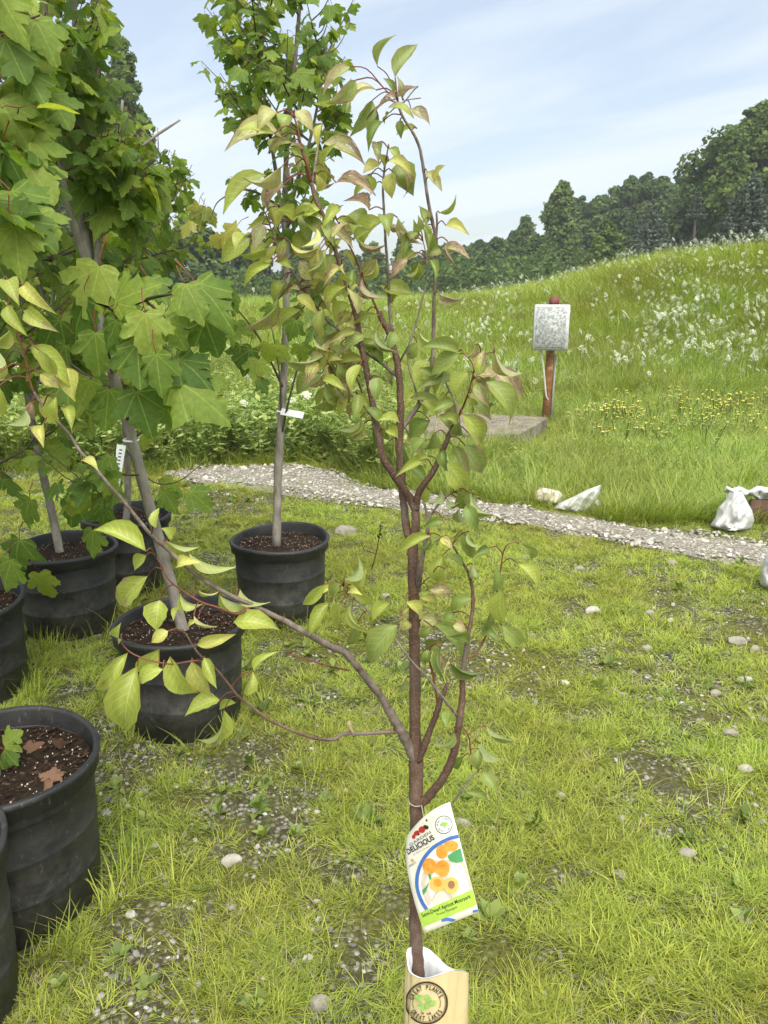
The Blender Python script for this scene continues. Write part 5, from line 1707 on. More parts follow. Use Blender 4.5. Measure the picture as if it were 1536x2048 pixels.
branch('twig', pl(Y0, (760, 632, 3, .015), (742, 592, 2.6, .015), (728, 562, 2.4, .015), (716, 530, 2.2, .015), (706, 505, 2, .015), (692, 480, 1.9, .015), (678, 448, 1.7, .015), (664, 428, 1.4, .015), (652, 420, 1.2, .015)), M_redtwig, 6)
branch('branch', pl(Y0, (790, 706, 5, .015), (788, 680, 4.4, .02), (781, 640, 4, .02), (778, 590, 3.6, .02), (775, 530, 3.4, .02), (771, 480, 3.2, .02), (768, 420, 3, .02), (766, 380, 2.8, .02), (768, 345, 2.5, .02), (773, 315, 2.1, .02), (776, 296, 1.6, .02)), M_gbark, 7, 0.15)
branch('branch', pl(Y0, (798, 756, 4, .015), (760, 724, 4, .03), (722, 698, 3.8, .035), (672, 656, 3.6, .035), (645, 630, 3.4, .03), (616, 592, 3, .02), (592, 556, 2.6, .01), (572, 524, 2.4, 0), (556, 492, 2.2, 0), (543, 460, 1.9, 0), (533, 432, 1.5, 0), (527, 420, 1.2, 0)), M_gbark, 7, 0.12)
branch('branch', pl(Y0, (760, 878, 3.6, -.02), (740, 826, 3.6, -.0), (712, 798, 3.4, .01), (684, 772, 3, .01), (658, 750, 2.4, .0), (648, 742, 1.8, 0)), M_gbark, 7, 0.1)
branch('twig', pl(Y0, (738, 822, 2.6, 0), (722, 778, 2.4, .02), (708, 740, 2.2, .03), (700, 700, 2, .03), (690, 668, 1.6, .03)), M_redtwig, 6)
branch('twig', pl(Y0, (684, 772, 2, .01), (664, 740, 1.7, -.01), (652, 718, 1.4, -.02), (645, 708, 1.2, -.02)), M_redtwig, 6)
branch('twig', pl(Y0, (700, 785, 1.8, .01), (688, 760, 1.6, .02), (676, 735, 1.4, .02), (655, 705, 1.2, .02)), M_redtwig, 6)
branch('branch', pl(Y0, (803, 858, 6, .015), (822, 832, 6, .03), (842, 803, 5.5, .04), (854, 780, 5, .045), (862, 745, 4.6, .045), (866, 705, 4.5, .045), (867, 650, 4.4, .045), (869, 590, 4.2, .045), (871, 530, 4, .045), (872, 480, 4.2, .045), (864, 440, 4, .045), (855, 395, 3.8, .04), (848, 345, 3.8, .04), (839, 295, 3.6, .035), (824, 262, 3.2, .03), (808, 238, 3, .03), (798, 215, 3.2, .03), (794, 192, 2.6, .03)), M_gbark, 8, 0.16)
branch('twig', pl(Y0, (872, 480, 3, .045), (874, 450, 2.6, .045), (873, 425, 2.4, .045)), M_gbark, 6)
branch('twig', pl(Y0, (839, 298, 2, .035), (836, 285, 1.8, .03), (834, 276, 1.4, .03)), M_gbark, 6)
branch('twig', pl(Y0, (798, 215, 1.8, .03), (812, 200, 1.6, .03), (826, 182, 1.6, .03), (836, 172, 2.2, .03)), M_gbark, 6)
branch('twig', pl(Y0, (798, 210, 1.8, .03), (815, 200, 1.5, .03), (842, 196, 1.3, .03)), M_gbark, 6)
branch('twig', pl(Y0, (797, 728, 2.6, .02), (818, 688, 2.4, 0), (832, 645, 2.3, 0), (843, 605, 2.2, 0), (851, 570, 2, 0), (853, 540, 1.9, 0), (851, 505, 1.6, 0), (846, 482, 1.3, 0)), M_gbark, 6)
branch('twig', pl(Y0, (838, 806, 2.4, .035), (829, 772, 2.2, .02), (820, 745, 2, .02), (815, 718, 1.7, .02), (822, 700, 1.4, .02)), M_gbark, 6)
branch('branch', pl(Y0, (832, 1020, 8, 0), (838, 985, 8, -.01), (858, 955, 7.5, -.02), (872, 932, 7, -.02), (884, 905, 6.5, -.025), (896, 875, 6, -.03), (906, 852, 5.5, -.03)), M_abark, 9, 0.12)
branch('branch', pl(Y0, (906, 856, 3.2, -.03), (913, 830, 2.8, -.03), (908, 802, 2.5, -.02), (896, 776, 2.3, -.01), (882, 748, 2, 0), (874, 735, 1.6, 0)), M_gbark, 7)
branch('twig', pl(Y0, (908, 848, 3, -.03), (924, 818, 2.5, -.04), (936, 788, 2.1, -.05), (944, 760, 1.9, -.05), (949, 738, 1.6, -.05)), M_redtwig, 6)
branch('twig', pl(Y0, (949, 738, 1.6, -.05), (958, 716, 1.4, -.05), (975, 706, 1.3, -.05), (988, 704, 1.1, -.05)), M_redtwig, 6)
branch('twig', pl(Y0, (949, 740, 1.5, -.05), (942, 722, 1.4, -.05), (930, 710, 1.3, -.05)), M_redtwig, 6)
branch('branch', pl(Y0, (836, 1180, 7, 0), (839, 1145, 7, -.02), (845, 1110, 5.5, -.025), (852, 1080, 5, -.03), (856, 1050, 4.6, -.03), (855, 1035, 4, -.03), (850, 1012, 3, -.03), (846, 1004, 2.5, -.03)), M_gbark, 8, 0.15)
branch('twig', pl(Y0, (855, 1042, 3, -.03), (870, 1018, 2.5, -.03), (886, 1000, 2.2, -.03), (902, 988, 1.8, -.03), (908, 984, 1.4, -.03)), M_gbark, 6)
branch('twig', pl(Y0, (840, 1172, 1.8, -.01), (852, 1160, 1.6, -.03), (862, 1152, 1.4, -.04)), M_gbark, 6)
branch('branch', pl(Y0, (830, 1518, 12), (812, 1480, 10.5, -.005), (792, 1445, 10, -.01), (776, 1418, 9.5, -.015), (764, 1396, 8, -.02), (742, 1368, 8, -.03), (718, 1338, 7.5, -.035), (690, 1306, 7.5, -.04), (664, 1294, 7.5, -.05), (620, 1270, 7, -.06), (576, 1246, 6.5, -.07), (545, 1230, 6, -.08), (500, 1208, 5, -.09), (455, 1188, 4.8, -.10), (405, 1158, 4.6, -.11), (365, 1126, 4.5, -.12), (335, 1098, 4.5, -.12), (312, 1080, 4.4, -.13), (282, 1046, 4.4, -.14), (250, 1006, 4.2, -.15), (215, 966, 4.2, -.16), (190, 936, 4, -.16), (160, 902, 3.8, -.17), (138, 868, 3.6, -.17), (110, 838, 3.4, -.18), (86, 812, 3.2, -.18), (68, 784, 3, -.18)), M_gbark, 9, 0.12)
branch('branch', pl(Y0, (68, 786, 3, -.18), (58, 756, 2.6, -.18), (54, 728, 2.5, -.18), (46, 700, 2.3, -.18), (38, 672, 2.2, -.18), (28, 640, 2, -.18), (20, 605, 1.8, -.18), (14, 575, 1.5, -.18), (8, 556, 1.2, -.18)), M_redtwig, 7)
branch('branch', pl(Y0, (790, 1464, 5, -.01), (760, 1465, 4.5, -.02), (725, 1467, 4.2, -.03), (700, 1467, 3.8, -.04), (684, 1469, 4, -.05), (664, 1479, 4, -.06), (630, 1476, 3.8, -.07), (590, 1463, 3.6, -.09), (558, 1449, 3.5, -.10), (532, 1436, 3.4, -.11), (500, 1411, 3.2, -.12), (476, 1392, 3, -.13), (455, 1366, 2.8, -.14), (432, 1338, 2.6, -.15), (402, 1312, 2.4, -.16), (386, 1292, 2.2, -.16), (372, 1268, 1.8, -.16)), M_abark, 8, 0.12)
branch('twig', pl(Y0, (415, 1322, 2, -.15), (385, 1322, 1.9, -.17), (345, 1328, 1.8, -.19), (305, 1322, 1.7, -.2), (268, 1309, 1.6, -.2), (247, 1292, 1.4, -.2), (243, 1278, 1.2, -.2)), M_redtwig, 6)
branch('twig', pl(Y0, (505, 1211, 2.8, -.09), (474, 1228, 2.6, -.11), (433, 1214, 2.4, -.13), (400, 1203, 2.3, -.14), (357, 1176, 2.2, -.15), (335, 1156, 2, -.16), (324, 1132, 1.8, -.16), (313, 1116, 1.5, -.16)), M_redtwig, 6)
branch('twig', pl(Y0, (668, 1300, 2.2, -.05), (700, 1342, 2, -.02), (640, 1325, 1.6, -.0), (600, 1318, 1.4, .01)), M_gbark, 6) if False else None
branch('twig', pl(Y0, (765, 1402, 2.4, -.02), (745, 1424, 2, -.02), (725, 1428, 1.6, -.02)), M_gbark, 6)
branch('twig', pl(Y0, (697, 1341, 2, -.04), (650, 1330, 1.8, -.0), (612, 1318, 1.5, .02), (575, 1308, 1.2, .03)), M_redtwig, 6)
branch('branch', pl(Y0, (836, 1522, 7, -.005), (850, 1488, 7, -.015), (862, 1455, 6.5, -.02), (874, 1425, 6.5, -.03), (880, 1402, 6, -.03), (887, 1388, 5, -.03), (894, 1368, 4.2, -.03)), M_abark, 8, 0.15)
branch('twig', pl(Y0, (877, 1416, 3, -.03), (871, 1380, 2.6, -.03), (866, 1350, 2.3, -.03), (858, 1322, 2, -.03), (850, 1300, 1.6, -.03)), M_redtwig, 6)
branch('branch', pl(Y0, (838, 1612, 9, -.004), (858, 1592, 9, -.01), (880, 1565, 8.5, -.02), (898, 1532, 8, -.025), (909, 1500, 8, -.03), (914, 1468, 8, -.03), (921, 1430, 7.5, -.035), (925, 1395, 7, -.035), (925, 1350, 6, -.035), (930, 1310, 5, -.035), (936, 1272, 4.6, -.035), (943, 1235, 4.2, -.035), (946, 1205, 4, -.035), (944, 1172, 3.7, -.035), (937, 1146, 3.4, -.035), (928, 1130, 3, -.035), (916, 1108, 2.5, -.035), (905, 1090, 2, -.035)), M_abark, 9, 0.14)
branch('branch', pl(Y0, (916, 1434, 3.4, -.035), (886, 1396, 3.2, -.05), (856, 1356, 3, -.055), (828, 1328, 2.8, -.055), (806, 1300, 2.5, -.055), (788, 1276, 2.3, -.05), (762, 1250, 2.1, -.05), (735, 1220, 1.9, -.05), (710, 1198, 2.2, -.05), (694, 1186, 2.5, -.05), (688, 1172, 2, -.05)), M_gbark, 7)
branch('twig', pl(Y0, (930, 1318, 2.4, -.035), (952, 1306, 2.2, -.03), (970, 1276, 2, -.02), (980, 1250, 1.9, -.02), (986, 1222, 1.8, -.02), (994, 1182, 1.7, -.02), (1001, 1140, 1.6, -.02), (1006, 1108, 1.4, -.02), (1014, 1090, 1.2, -.02), (1030, 1084, 1, -.02)), M_redtwig, 6)
branch('twig', pl(Y0, (924, 1452, 2, -.035), (932, 1462, 1.7, -.04), (938, 1476, 1.6, -.04), (941, 1500, 1.5, -.04), (943, 1540, 1.4, -.04)), M_redtwig, 6)
branch('twig', pl(Y0, (872, 1652, 1.8, -.03), (905, 1606, 2.4, -.05), (926, 1576, 2.3, -.055), (944, 1552, 2, -.055), (956, 1543, 1.7, -.055)), M_gbark, 6)
branch('twig', pl(Y0, (829, 1532, 1.2, .01), (805, 1512, 1.2, .02), (786, 1492, 1, .03)), M_gbark, 6)

# ------------------------------------------------------------------ its leaves, each one an object
GREEN, LIME, DARK, PALE, YEL = (0.25, 0.315, 0.075), (0.345, 0.405, 0.075), (0.175, 0.245, 0.05), (0.40, 0.40, 0.15), (0.48, 0.485, 0.12)
TINT = dict(g=GREEN, y=LIME, d=DARK, p=PALE, Y=YEL)
LV = """755 133 788 67 26 g .1;790 155 836 85 36 g .3;700 133 643 190 34 p .45;712 160 655 210 26 g .4;752 180 690 215 32 p .4;745 200 700 275 36 g .1;752 215 733 262 28 d .1;765 243 735 300 26 d 0;780 225 768 248 16 g .3;
800 240 802 278 14 g .2;822 218 862 250 24 p .6;790 185 767 155 16 d .1;805 200 832 172 22 p .8;795 195 796 152 20 p .5;785 200 750 222 24 p .85;790 200 770 190 20 p .9;778 297 801 323 22 g .2;768 335 752 306 24 g .2;793 328 828 390 44 g .15;
745 345 682 352 34 p .55;645 288 735 330 38 p .5;672 365 752 386 24 d .7;738 420 690 398 36 p .85;735 350 742 390 24 y .1;692 432 738 470 44 g 0;770 440 720 496 56 y .1;765 430 778 470 30 g .1;795 435 846 492 28 p .5;775 440 810 445 26 p .85;840 462 836 430 14 g .1;852 452 838 410 18 g .15;
862 500 850 450 20 d .1;884 497 940 516 32 p .6;880 497 850 512 26 g .4;877 586 923 600 24 p .6;768 578 830 590 36 y .1;815 518 780 556 24 p .75;850 528 828 562 32 d .2;858 520 872 562 24 d .2;
555 225 512 262 32 p .3;590 222 628 264 28 p .4;565 275 447 292 34 p .45;548 268 468 258 24 y .2;556 276 548 308 28 g .2;562 335 488 362 46 p .15;532 350 443 424 46 y .1;565 365 535 398 40 g .35;566 370 530 420 28 p .95;592 330 578 362 20 p .85;606 300 580 290 14 p .8;
517 433 496 450 24 y .1;585 445 548 418 40 y .05;588 443 646 432 34 y .05;628 420 617 492 40 g .05;612 462 588 510 40 y .15;500 476 440 526 40 y .05;498 470 468 500 30 y .3;540 528 486 572 34 y .05;545 520 515 545 26 y .1;572 556 534 582 22 p .35;557 598 483 662 42 y .45;602 620 555 666 36 y .05;
600 580 574 586 18 p .4;613 560 668 568 26 Y .2;613 575 668 582 22 Y .35;604 510 634 508 14 y .1;640 500 612 548 38 g .1;667 510 648 552 34 g .2;650 520 640 545 20 y .1;692 572 655 626 40 y .3;702 610 668 642 36 y .15;676 650 640 678 24 Y .5;560 560 545 600 24 y .1;
648 712 568 727 36 g .2;645 746 590 788 38 g .1;675 786 620 818 38 g .1;700 576 706 538 28 d .1;725 555 768 598 32 p .5;708 590 738 602 24 d .1;712 628 716 684 22 Y .45;772 674 722 692 40 d .05;745 690 766 732 26 d .05;757 755 750 802 26 d .3;722 834 670 862 34 y .1;727 848 700 880 30 y .4;
745 850 747 908 30 d .05;797 842 758 838 26 y .05;770 862 797 876 34 y .05;762 822 778 832 16 y .1;690 690 668 720 26 y .1;700 720 730 735 24 g .4;675 735 655 770 26 d .1;660 700 680 660 28 y .2;
918 703 842 692 40 g .05;920 708 860 752 36 g .05;900 730 868 792 36 y .05;858 722 828 768 34 y .05;835 800 877 834 34 y .05;890 795 876 812 24 y .05;936 745 905 792 38 y .15;990 703 1044 752 34 p .3;990 735 1048 796 36 p .55;950 756 1002 752 26 p .5;972 763 1026 850 46 g .2;942 785 982 840 38 g .35;
950 800 996 802 24 d .05;938 795 944 828 20 y .1;916 846 888 838 32 y .05;925 828 967 888 42 y .3;920 842 932 874 34 d .3;936 865 962 908 24 y .4;905 890 940 954 32 g .45;930 890 967 948 40 g .35;885 900 896 944 34 d .1;860 842 816 878 38 d .05;850 880 826 908 38 d .15;870 865 845 902 34 d .05;
842 922 792 952 28 y .05;855 912 828 924 18 y .05;896 925 938 984 40 y .15;900 965 922 1002 24 d .05;940 985 916 1018 34 d .05;942 985 986 1036 42 g .05;860 980 846 1006 30 y .2;882 978 855 1008 26 g .15;895 1000 918 1006 24 g .05;920 1015 942 1048 34 g .05;932 1010 956 1062 28 d .05;888 1045 846 1053 22 d .05;
870 800 850 830 30 y .05;880 830 900 860 30 g .05;830 790 812 812 24 y .1;905 760 880 770 26 d .05;
862 1073 790 1104 34 y .1;862 1082 834 1097 22 d .05;882 1073 850 1068 18 g .05;883 1075 906 1100 18 Y .5;923 1060 946 1120 34 g .15;938 1063 962 1097 30 g .05;977 1097 948 1112 24 d .1;885 1112 875 1168 40 y .15;925 1130 893 1110 22 d .05;890 1138 903 1160 14 y .4;857 1180 906 1184 18 p .6;945 1128 952 1158 28 g .05;
948 1197 898 1222 30 g .15;1002 1178 1004 1250 34 y .1;1003 1250 1046 1292 34 g .05;1038 1088 1066 1122 30 g .05;1035 1127 1079 1178 36 y .05;987 1182 990 1128 20 d .05;962 1265 998 1282 28 d .15;906 1225 888 1246 22 d .05;905 1252 932 1262 24 p .5;936 1282 898 1272 20 d .05;980 1225 960 1260 26 d .1;
812 1203 842 1240 32 Y .15;840 1195 875 1216 28 Y .35;818 1215 798 1240 20 Y .5;815 1240 806 1262 22 Y .4;842 1240 877 1244 22 p .2;865 1253 848 1282 26 g .2;865 1248 929 1328 30 g .05;886 1285 848 1292 28 d .05;882 1295 886 1362 16 d .05;868 1300 880 1350 18 p .6;900 1326 972 1347 28 d .05;838 1308 856 1326 22 d .05;858 1300 850 1325 18 d .05;
652 1168 604 1210 34 y .1;673 1178 638 1192 20 Y .2;688 1158 720 1112 38 g .05;695 1168 733 1142 28 y .05;708 1168 749 1212 26 y .05;657 1205 616 1272 32 y .1;684 1208 672 1252 18 y .1;705 1205 728 1267 18 y .05;716 1245 695 1292 30 g .05;780 1205 744 1242 34 y .1;796 1250 734 1332 40 g .05;700 1180 722 1188 12 Y .2;680 1165 662 1195 18 g .05;
812 1357 794 1386 26 g .05;973 1453 1038 1486 38 g .05;960 1487 998 1524 34 g .05;958 1498 955 1542 34 g .05;908 1463 870 1492 28 g .05;902 1425 892 1452 24 d .05;928 1512 906 1537 22 d .05;965 1545 992 1582 28 g .05;930 1584 976 1598 26 g .05;700 1440 708 1470 14 p .6;
292 1103 184 1054 56 y .05;292 1110 268 1142 30 y .1;295 1152 236 1214 38 y .3;312 1056 316 1014 18 y .05;330 1080 398 1097 44 y .1;345 1075 322 1056 34 y .1;378 1107 470 1138 40 y .15;354 1134 398 1122 22 Y .2;360 1186 404 1212 40 y .05;396 1180 437 1186 18 Y .1;438 1190 502 1214 42 y .05;480 1178 537 1210 38 y .05;
467 1243 560 1258 42 y .2;388 1232 432 1256 28 Y .2;395 1240 376 1256 16 Y .3;394 1290 472 1268 32 Y .1;320 1200 312 1262 48 y .05;336 1262 302 1286 24 Y .15;243 1280 238 1248 24 y .05;256 1305 187 1384 48 y .35;320 1298 276 1348 42 y .05;275 1332 248 1470 84 y .1;326 1338 276 1368 30 y .05;340 1313 394 1392 42 y .05;
384 1322 428 1398 36 Y .05;408 1315 434 1378 36 y .05;440 1400 368 1430 38 y .05;448 1420 398 1488 36 y .1;472 1406 437 1418 18 y .05;508 1342 552 1302 26 y .05;492 1392 506 1342 34 y .15;538 1424 546 1436 10 y 0;360 1215 345 1240 14 y .05;
48 570 110 627 46 Y .2;55 617 113 664 30 y .35;15 560 37 607 36 y .2;15 612 53 672 34 y .05;62 692 142 772 48 y .2;78 700 116 752 30 y .1;80 747 119 777 28 Y .4;135 735 150 803 40 Y .1;88 790 114 852 34 Y .05;112 792 116 846 40 y .0;130 815 143 858 36 y .1;86 850 84 892 32 Y .35;-2 772 4 838 36 y .05;52 820 14 852 42 g .05;
62 804 69 842 18 p .8;166 920 196 938 20 Y .2;-5 700 -40 740 40 y .2;0 745 -30 800 40 y .1;20 660 -20 690 36 y .2;10 720 -15 760 30 Y .3"""
# further twigs' leaves filling the middle of the crown
LEAVES = []
for row in LV.replace('\n', '').split(';'):
    q = row.split()
    if len(q) == 7: LEAVES.append((float(q[0]), float(q[1]), float(q[2]), float(q[3]), float(q[4]), q[5], float(q[6])))
BRA = np.array(BR)
lr = np.random.default_rng(21)
NHAND = len(LEAVES)
# leaves deeper in the crown, on the twigs between the ones picked out above
sel = [b for b in BR if (540 < b[0] < 960 and 470 < b[1] < 960)]
sel2 = [b for b in BR if (430 < b[0] < 900 and 200 < b[1] < 500)]
sel3 = [b for b in BR if (500 < b[0] < 720 and 410 < b[1] < 800)]
for k in range(146):
    b = sel[int(lr.integers(0, len(sel)))] if k < 52 else (sel2[int(lr.integers(0, len(sel2)))] if k < 92 else sel3[int(lr.integers(0, len(sel3)))])
    a_ = lr.uniform(-2.6, 0.0) if lr.random() < 0.3 else lr.uniform(0.1, 3.0)
    bx, by = b[0] + lr.uniform(-26, 26), b[1] + lr.uniform(-22, 22)
    L_ = lr.uniform(34, 66)
    if bx + L_ * math.cos(a_) < 470 or bx + L_ * math.cos(a_) > 985: continue
    LEAVES.append((bx, by, bx + L_ * math.cos(a_), by + L_ * math.sin(a_), lr.uniform(20, 36), ('gydgyY' if k < 52 else 'gpygYy')[int(lr.integers(0, 6))], float(lr.choice([0.05, 0.1, 0.3, 0.5]))))


def apricot_leaf(base, tip, W, nrm, fold, curl, twist, pet):
    d = tip - base; L = np.linalg.norm(d); M = frame(d, nrm)
    nt, prof = 8, []
    ts = np.linspace(0, 1, nt + 1)
    w = np.interp(ts, [0, .06, .14, .28, .42, .58, .74, .88, .95, 1.0], [0.0, 0.42, 0.72, 0.98, 1.0, 0.86, 0.58, 0.24, 0.10, 0.0])
    V, UV, fs = [], [], []
    wav = lr.uniform(0, 6.28)
    for i, t_ in enumerate(ts):
        arch = curl * L * (4 * t_ * (1 - t_)) * 0.25 - curl * 0.15 * L * t_ ** 2
        tw = twist * (t_ - 0.3)
        for j in (-1, -0.55, 0, 0.55, 1):
            ww = w[i] * W / 2
            ang = fold * (1 if j > 0 else -1) * (abs(j) > 0)
            a = abs(j)
            x = j * ww * math.cos(fold * (0.6 + 0.5 * a)); z = a * ww * math.sin(fold * (0.6 + 0.5 * a)) + 0.035 * W * a * math.sin(7 * t_ + wav + j * 2)
            x, z = x * math.cos(tw) - z * math.sin(tw), x * math.sin(tw) + z * math.cos(tw)
            jit = 1 + (0.055 * math.sin(23 * t_ + j * 3 + wav) if a == 1 else 0)
            V.append(base + M[:, 0] * x * jit + M[:, 1] * (t_ * L) + M[:, 2] * (z + arch))
            UV.append((j, t_))
    for i in range(nt):
        for j in range(4):
            a = i * 5 + j
            fs.append((a, a + 1, a + 6, a + 5))
    mb = MB(); mb.add(V, fs, 0, 0, UV)
    if pet is not None:
        st = np.asarray(pet); dd = base - st
        ln = np.linalg.norm(dd)
        if ln > 0.003:
            mid_ = (st + base) / 2 + np.array([0, 0, 0.18 * ln])
            tube(mb, catmull([st, mid_, base], 3), 0.0009, 4, 1, 0, cap=False)
    return mb


for k, (bx, by, tx, ty, w_, tn, br) in enumerate(LEAVES):
    dd = np.hypot(BRA[:, 0] - bx, BRA[:, 1] - by)
    i = int(np.argmin(dd))
    Yb = BRA[i, 2] + lr.uniform(-0.045, 0.03)
    base = P(bx, by, Yb)
    tip = P(tx, ty, Yb + lr.uniform(-0.025, 0.02))
    L = np.linalg.norm(tip - base)
    zc = proj(base)[2]
    W = max(w_ / F * zc * (1.26 if k < NHAND else 1.1), (0.56 if k < NHAND else 0.5) * L)
    W = min(W, 0.95 * L + 0.005)
    nrm = np.array([lr.uniform(-.5, .5), -0.75, 0.65 + lr.uniform(-.3, .3)])
    if lr.random() < 0.22: nrm = -nrm * 0.8 + np.array([0, -0.9, 0])
    att = P(BRA[i, 0], BRA[i, 1], BRA[i, 2])
    v = att - base
    if np.linalg.norm(v) > 0.055: att = base + v / np.linalg.norm(v) * 0.055
    mb = apricot_leaf(base, tip, W, nrm, lr.uniform(0.35, 0.95), lr.uniform(0.2, 0.9), lr.uniform(-.7, .7), att)
    o = mb.build('leaf', [M_aleaf, M_redtwig], sroot)
    c = np.array(TINT[tn]) * lr.uniform(0.85, 1.15)
    o.color = (float(c[0]), float(c[1]), float(c[2]), float(br))

# ------------------------------------------------------------------ printed sheets: photo-pixel artwork laid onto a curved card
def text_mesh(s, offset=0.0):
    cu = bpy.data.curves.new('lettering', 'FONT'); cu.body = s; cu.size = 1.0; cu.offset = offset
    cu.resolution_u = 3
    ob = bpy.data.objects.new('lettering_source', cu); col.objects.link(ob)
    dg = bpy.context.evaluated_depsgraph_get(); dg.update()
    me = ob.evaluated_get(dg).to_mesh()
    V = np.array([v.co[:2] for v in me.vertices]); F_ = [list(p.vertices) for p in me.polygons]
    ob.evaluated_get(dg).to_mesh_clear()
    bpy.data.objects.remove(ob); bpy.data.curves.remove(cu)
    return V, F_


def ngon_fan(pts_):
    p = np.array(pts_, float)
    return np.vstack([p.mean(0), p]), [(0, 1 + k, 1 + (k + 1) % len(p)) for k in range(len(p))]


def disc(cx, cy, rx, ry=None, n=28, rot=0.0):
    ry = rx if ry is None else ry
    a = np.linspace(0, 2 * math.pi, n, endpoint=False)
    x, y = rx * np.cos(a), ry * np.sin(a)
    return ngon_fan(np.stack([cx + x * math.cos(rot) - y * math.sin(rot), cy + x * math.sin(rot) + y * math.cos(rot)], 1))


def ring(cx, cy, r0, r1, a0=0, a1=2 * math.pi, n=48, sx=1.0, sy=1.0):
    a = np.linspace(a0, a1, n)
    V = np.concatenate([np.stack([cx + r0 * sx * np.cos(a), cy + r0 * sy * np.sin(a)], 1), np.stack([cx + r1 * sx * np.cos(a), cy + r1 * sy * np.sin(a)], 1)])
    return V, [(k, k + 1, n + k + 1, n + k) for k in range(n - 1)]


def line_text(s, p0, p1, h, off=0.0, shear=None):
    """text running from photo pixel p0 to p1 on its baseline, cap height h pixels (image y points down)"""
    V, F_ = text_mesh(s, off)
    p0, p1 = np.array(p0, float), np.array(p1, float)
    w = V[:, 0].max() - V[:, 0].min()
    ex = (p1 - p0) / w
    n_ = np.array([ex[1], -ex[0]]); n_ = n_ / np.linalg.norm(n_)
    if shear is not None: n_ = np.array(shear, float)
    q = p0 + (V[:, :1] - V[:, 0].min()) * ex + V[:, 1:] / 0.7 * h * n_
    return q, F_


def arc_text(s, cx, cy, r, a_mid, span, h, inward=False, off=0.0, xs=0.8):
    """letters set one by one round a circle; angles in image space (y down), inward = along the bottom"""
    Vs, Fs, n0 = [], [], 0
    n = len(s)
    for k, ch in enumerate(s):
        if ch == ' ': continue
        u = (k + 0.5) / n - 0.5
        a = a_mid + u * span * (-1 if inward else 1)
        V, F_ = text_mesh(ch, off)
        V = V - [(V[:, 0].max() + V[:, 0].min()) / 2, 0]
        e_r = np.array([math.cos(a), math.sin(a)]); e_t = np.array([-math.sin(a), math.cos(a)])
        if inward: e_r, e_t = -e_r, -e_t
        b = np.array([cx, cy]) + np.array([math.cos(a), math.sin(a)]) * r
        Vs.append(b + V[:, :1] / 0.7 * h * xs * e_t + V[:, 1:] / 0.7 * h * e_r)
        Fs += [[i + n0 for i in f] for f in F_]; n0 += len(V)
    return np.concatenate(Vs), Fs


TL, TR, BR_, BL = map(np.array, ((815.7, 1669.6), (899.9, 1604.0), (957.3, 1823.9), (848.5, 1867.0)))


def tag_px(u, v):
    p = (1 - u) * (1 - v) * TL + u * (1 - v) * TR + u * v * BR_ + (1 - u) * v * BL
    lb = math.sin(math.pi * min(1, max(0, v)) ** 0.72)
    return p + np.array([-12.5, 2.0]) * (1 - u) ** 2 * lb + np.array([-4.0, -8.0]) * 4 * u * (1 - u) * (1 - v) ** 2


def tag_Y(u, v):
    return 1.085 - 0.022 * u + 0.035 * (1 - u) ** 2 * (1 - 0.6 * v) + 0.012 * u * u - 0.02 * v


def tag_uv(p):
    u, v = 0.5, 0.5
    for _ in range(14):
        e = tag_px(u, v) - p
        h = 1e-3
        du = (tag_px(u + h, v) - tag_px(u - h, v)) / (2 * h); dv = (tag_px(u, v + h) - tag_px(u, v - h)) / (2 * h)
        J = np.stack([du, dv], 1)
        s_ = np.linalg.solve(J, e)
        u, v = min(1.25, max(-0.25, u - s_[0])), min(1.25, max(-0.25, v - s_[1]))
    return u, v


def tag_pt(u, v, lift=0.0):
    a = tag_px(u, v)
    return P(a[0], a[1], tag_Y(u, v) - lift)


troot = empty('hanging_plant_tag', tuple(tag_pt(0.42, 0.05)))
tag(troot, 'printed fruit tag with oranges and lime band hanging on the apricot trunk', 'plant tag')
t = NT('cream_card')
c = t.mix(t.rng(t.noise(9, 3, 0.5, t.coord()), 0.35, 0.7), (0.86, 0.80, 0.60), (0.88, 0.87, 0.76))
M_card = t.done(t.bsdf(c, 0.38, 0.45))


def ink(name, c, rough=0.4):
    return plain(name, c, rough, 0.4, 0.10, 40)


I_white, I_blue, I_lime, I_black, I_grey = ink('print_white', (0.88, 0.88, 0.84)), ink('print_blue', (0.075, 0.19, 0.52)), ink('print_lime', (0.44, 0.66, 0.09)), ink('print_black', (0.03, 0.03, 0.028)), ink('print_grey', (0.30, 0.29, 0.25))
t = NT('print_apricot'); n_ = t.noise(60, 3, 0.5, t.coord()); M_or = t.done(t.bsdf(t.ramp(n_, [(0.3, (0.80, 0.26, 0.03)), (0.55, (0.88, 0.38, 0.06)), (0.8, (0.92, 0.52, 0.16))]), 0.4, 0.4))
I_flesh, I_pit, I_green, I_red, I_burlap, I_dkgreen = ink('print_flesh', (0.92, 0.56, 0.14)), ink('print_pit', (0.36, 0.20, 0.10)), ink('print_leaf', (0.10, 0.36, 0.14)), ink('print_berry', (0.50, 0.035, 0.03)), ink('print_burlap', (0.70, 0.60, 0.46)), ink('print_emblem', (0.33, 0.55, 0.13))
NU, NV = 16, 22
mb = MB(); V = []
for lift in (0.0, -0.0007):
    for j in range(NV + 1):
        for i in range(NU + 1):
            V.append(tag_pt(i / NU, j / NV, lift))
n1 = (NU + 1) * (NV + 1)
fs = []
for j in range(NV):
    for i in range(NU):
        a = j * (NU + 1) + i
        fs.append((a, a + NU + 1, a + NU + 2, a + 1)); fs.append((n1 + a + 1, n1 + a + NU + 2, n1 + a + NU + 1, n1 + a))
edge_ = [i for i in range(NU + 1)] + [j * (NU + 1) + NU for j in range(1, NV + 1)] + [NV * (NU + 1) + i for i in range(NU - 1, -1, -1)] + [j * (NU + 1) for j in range(NV - 1, 0, -1)]
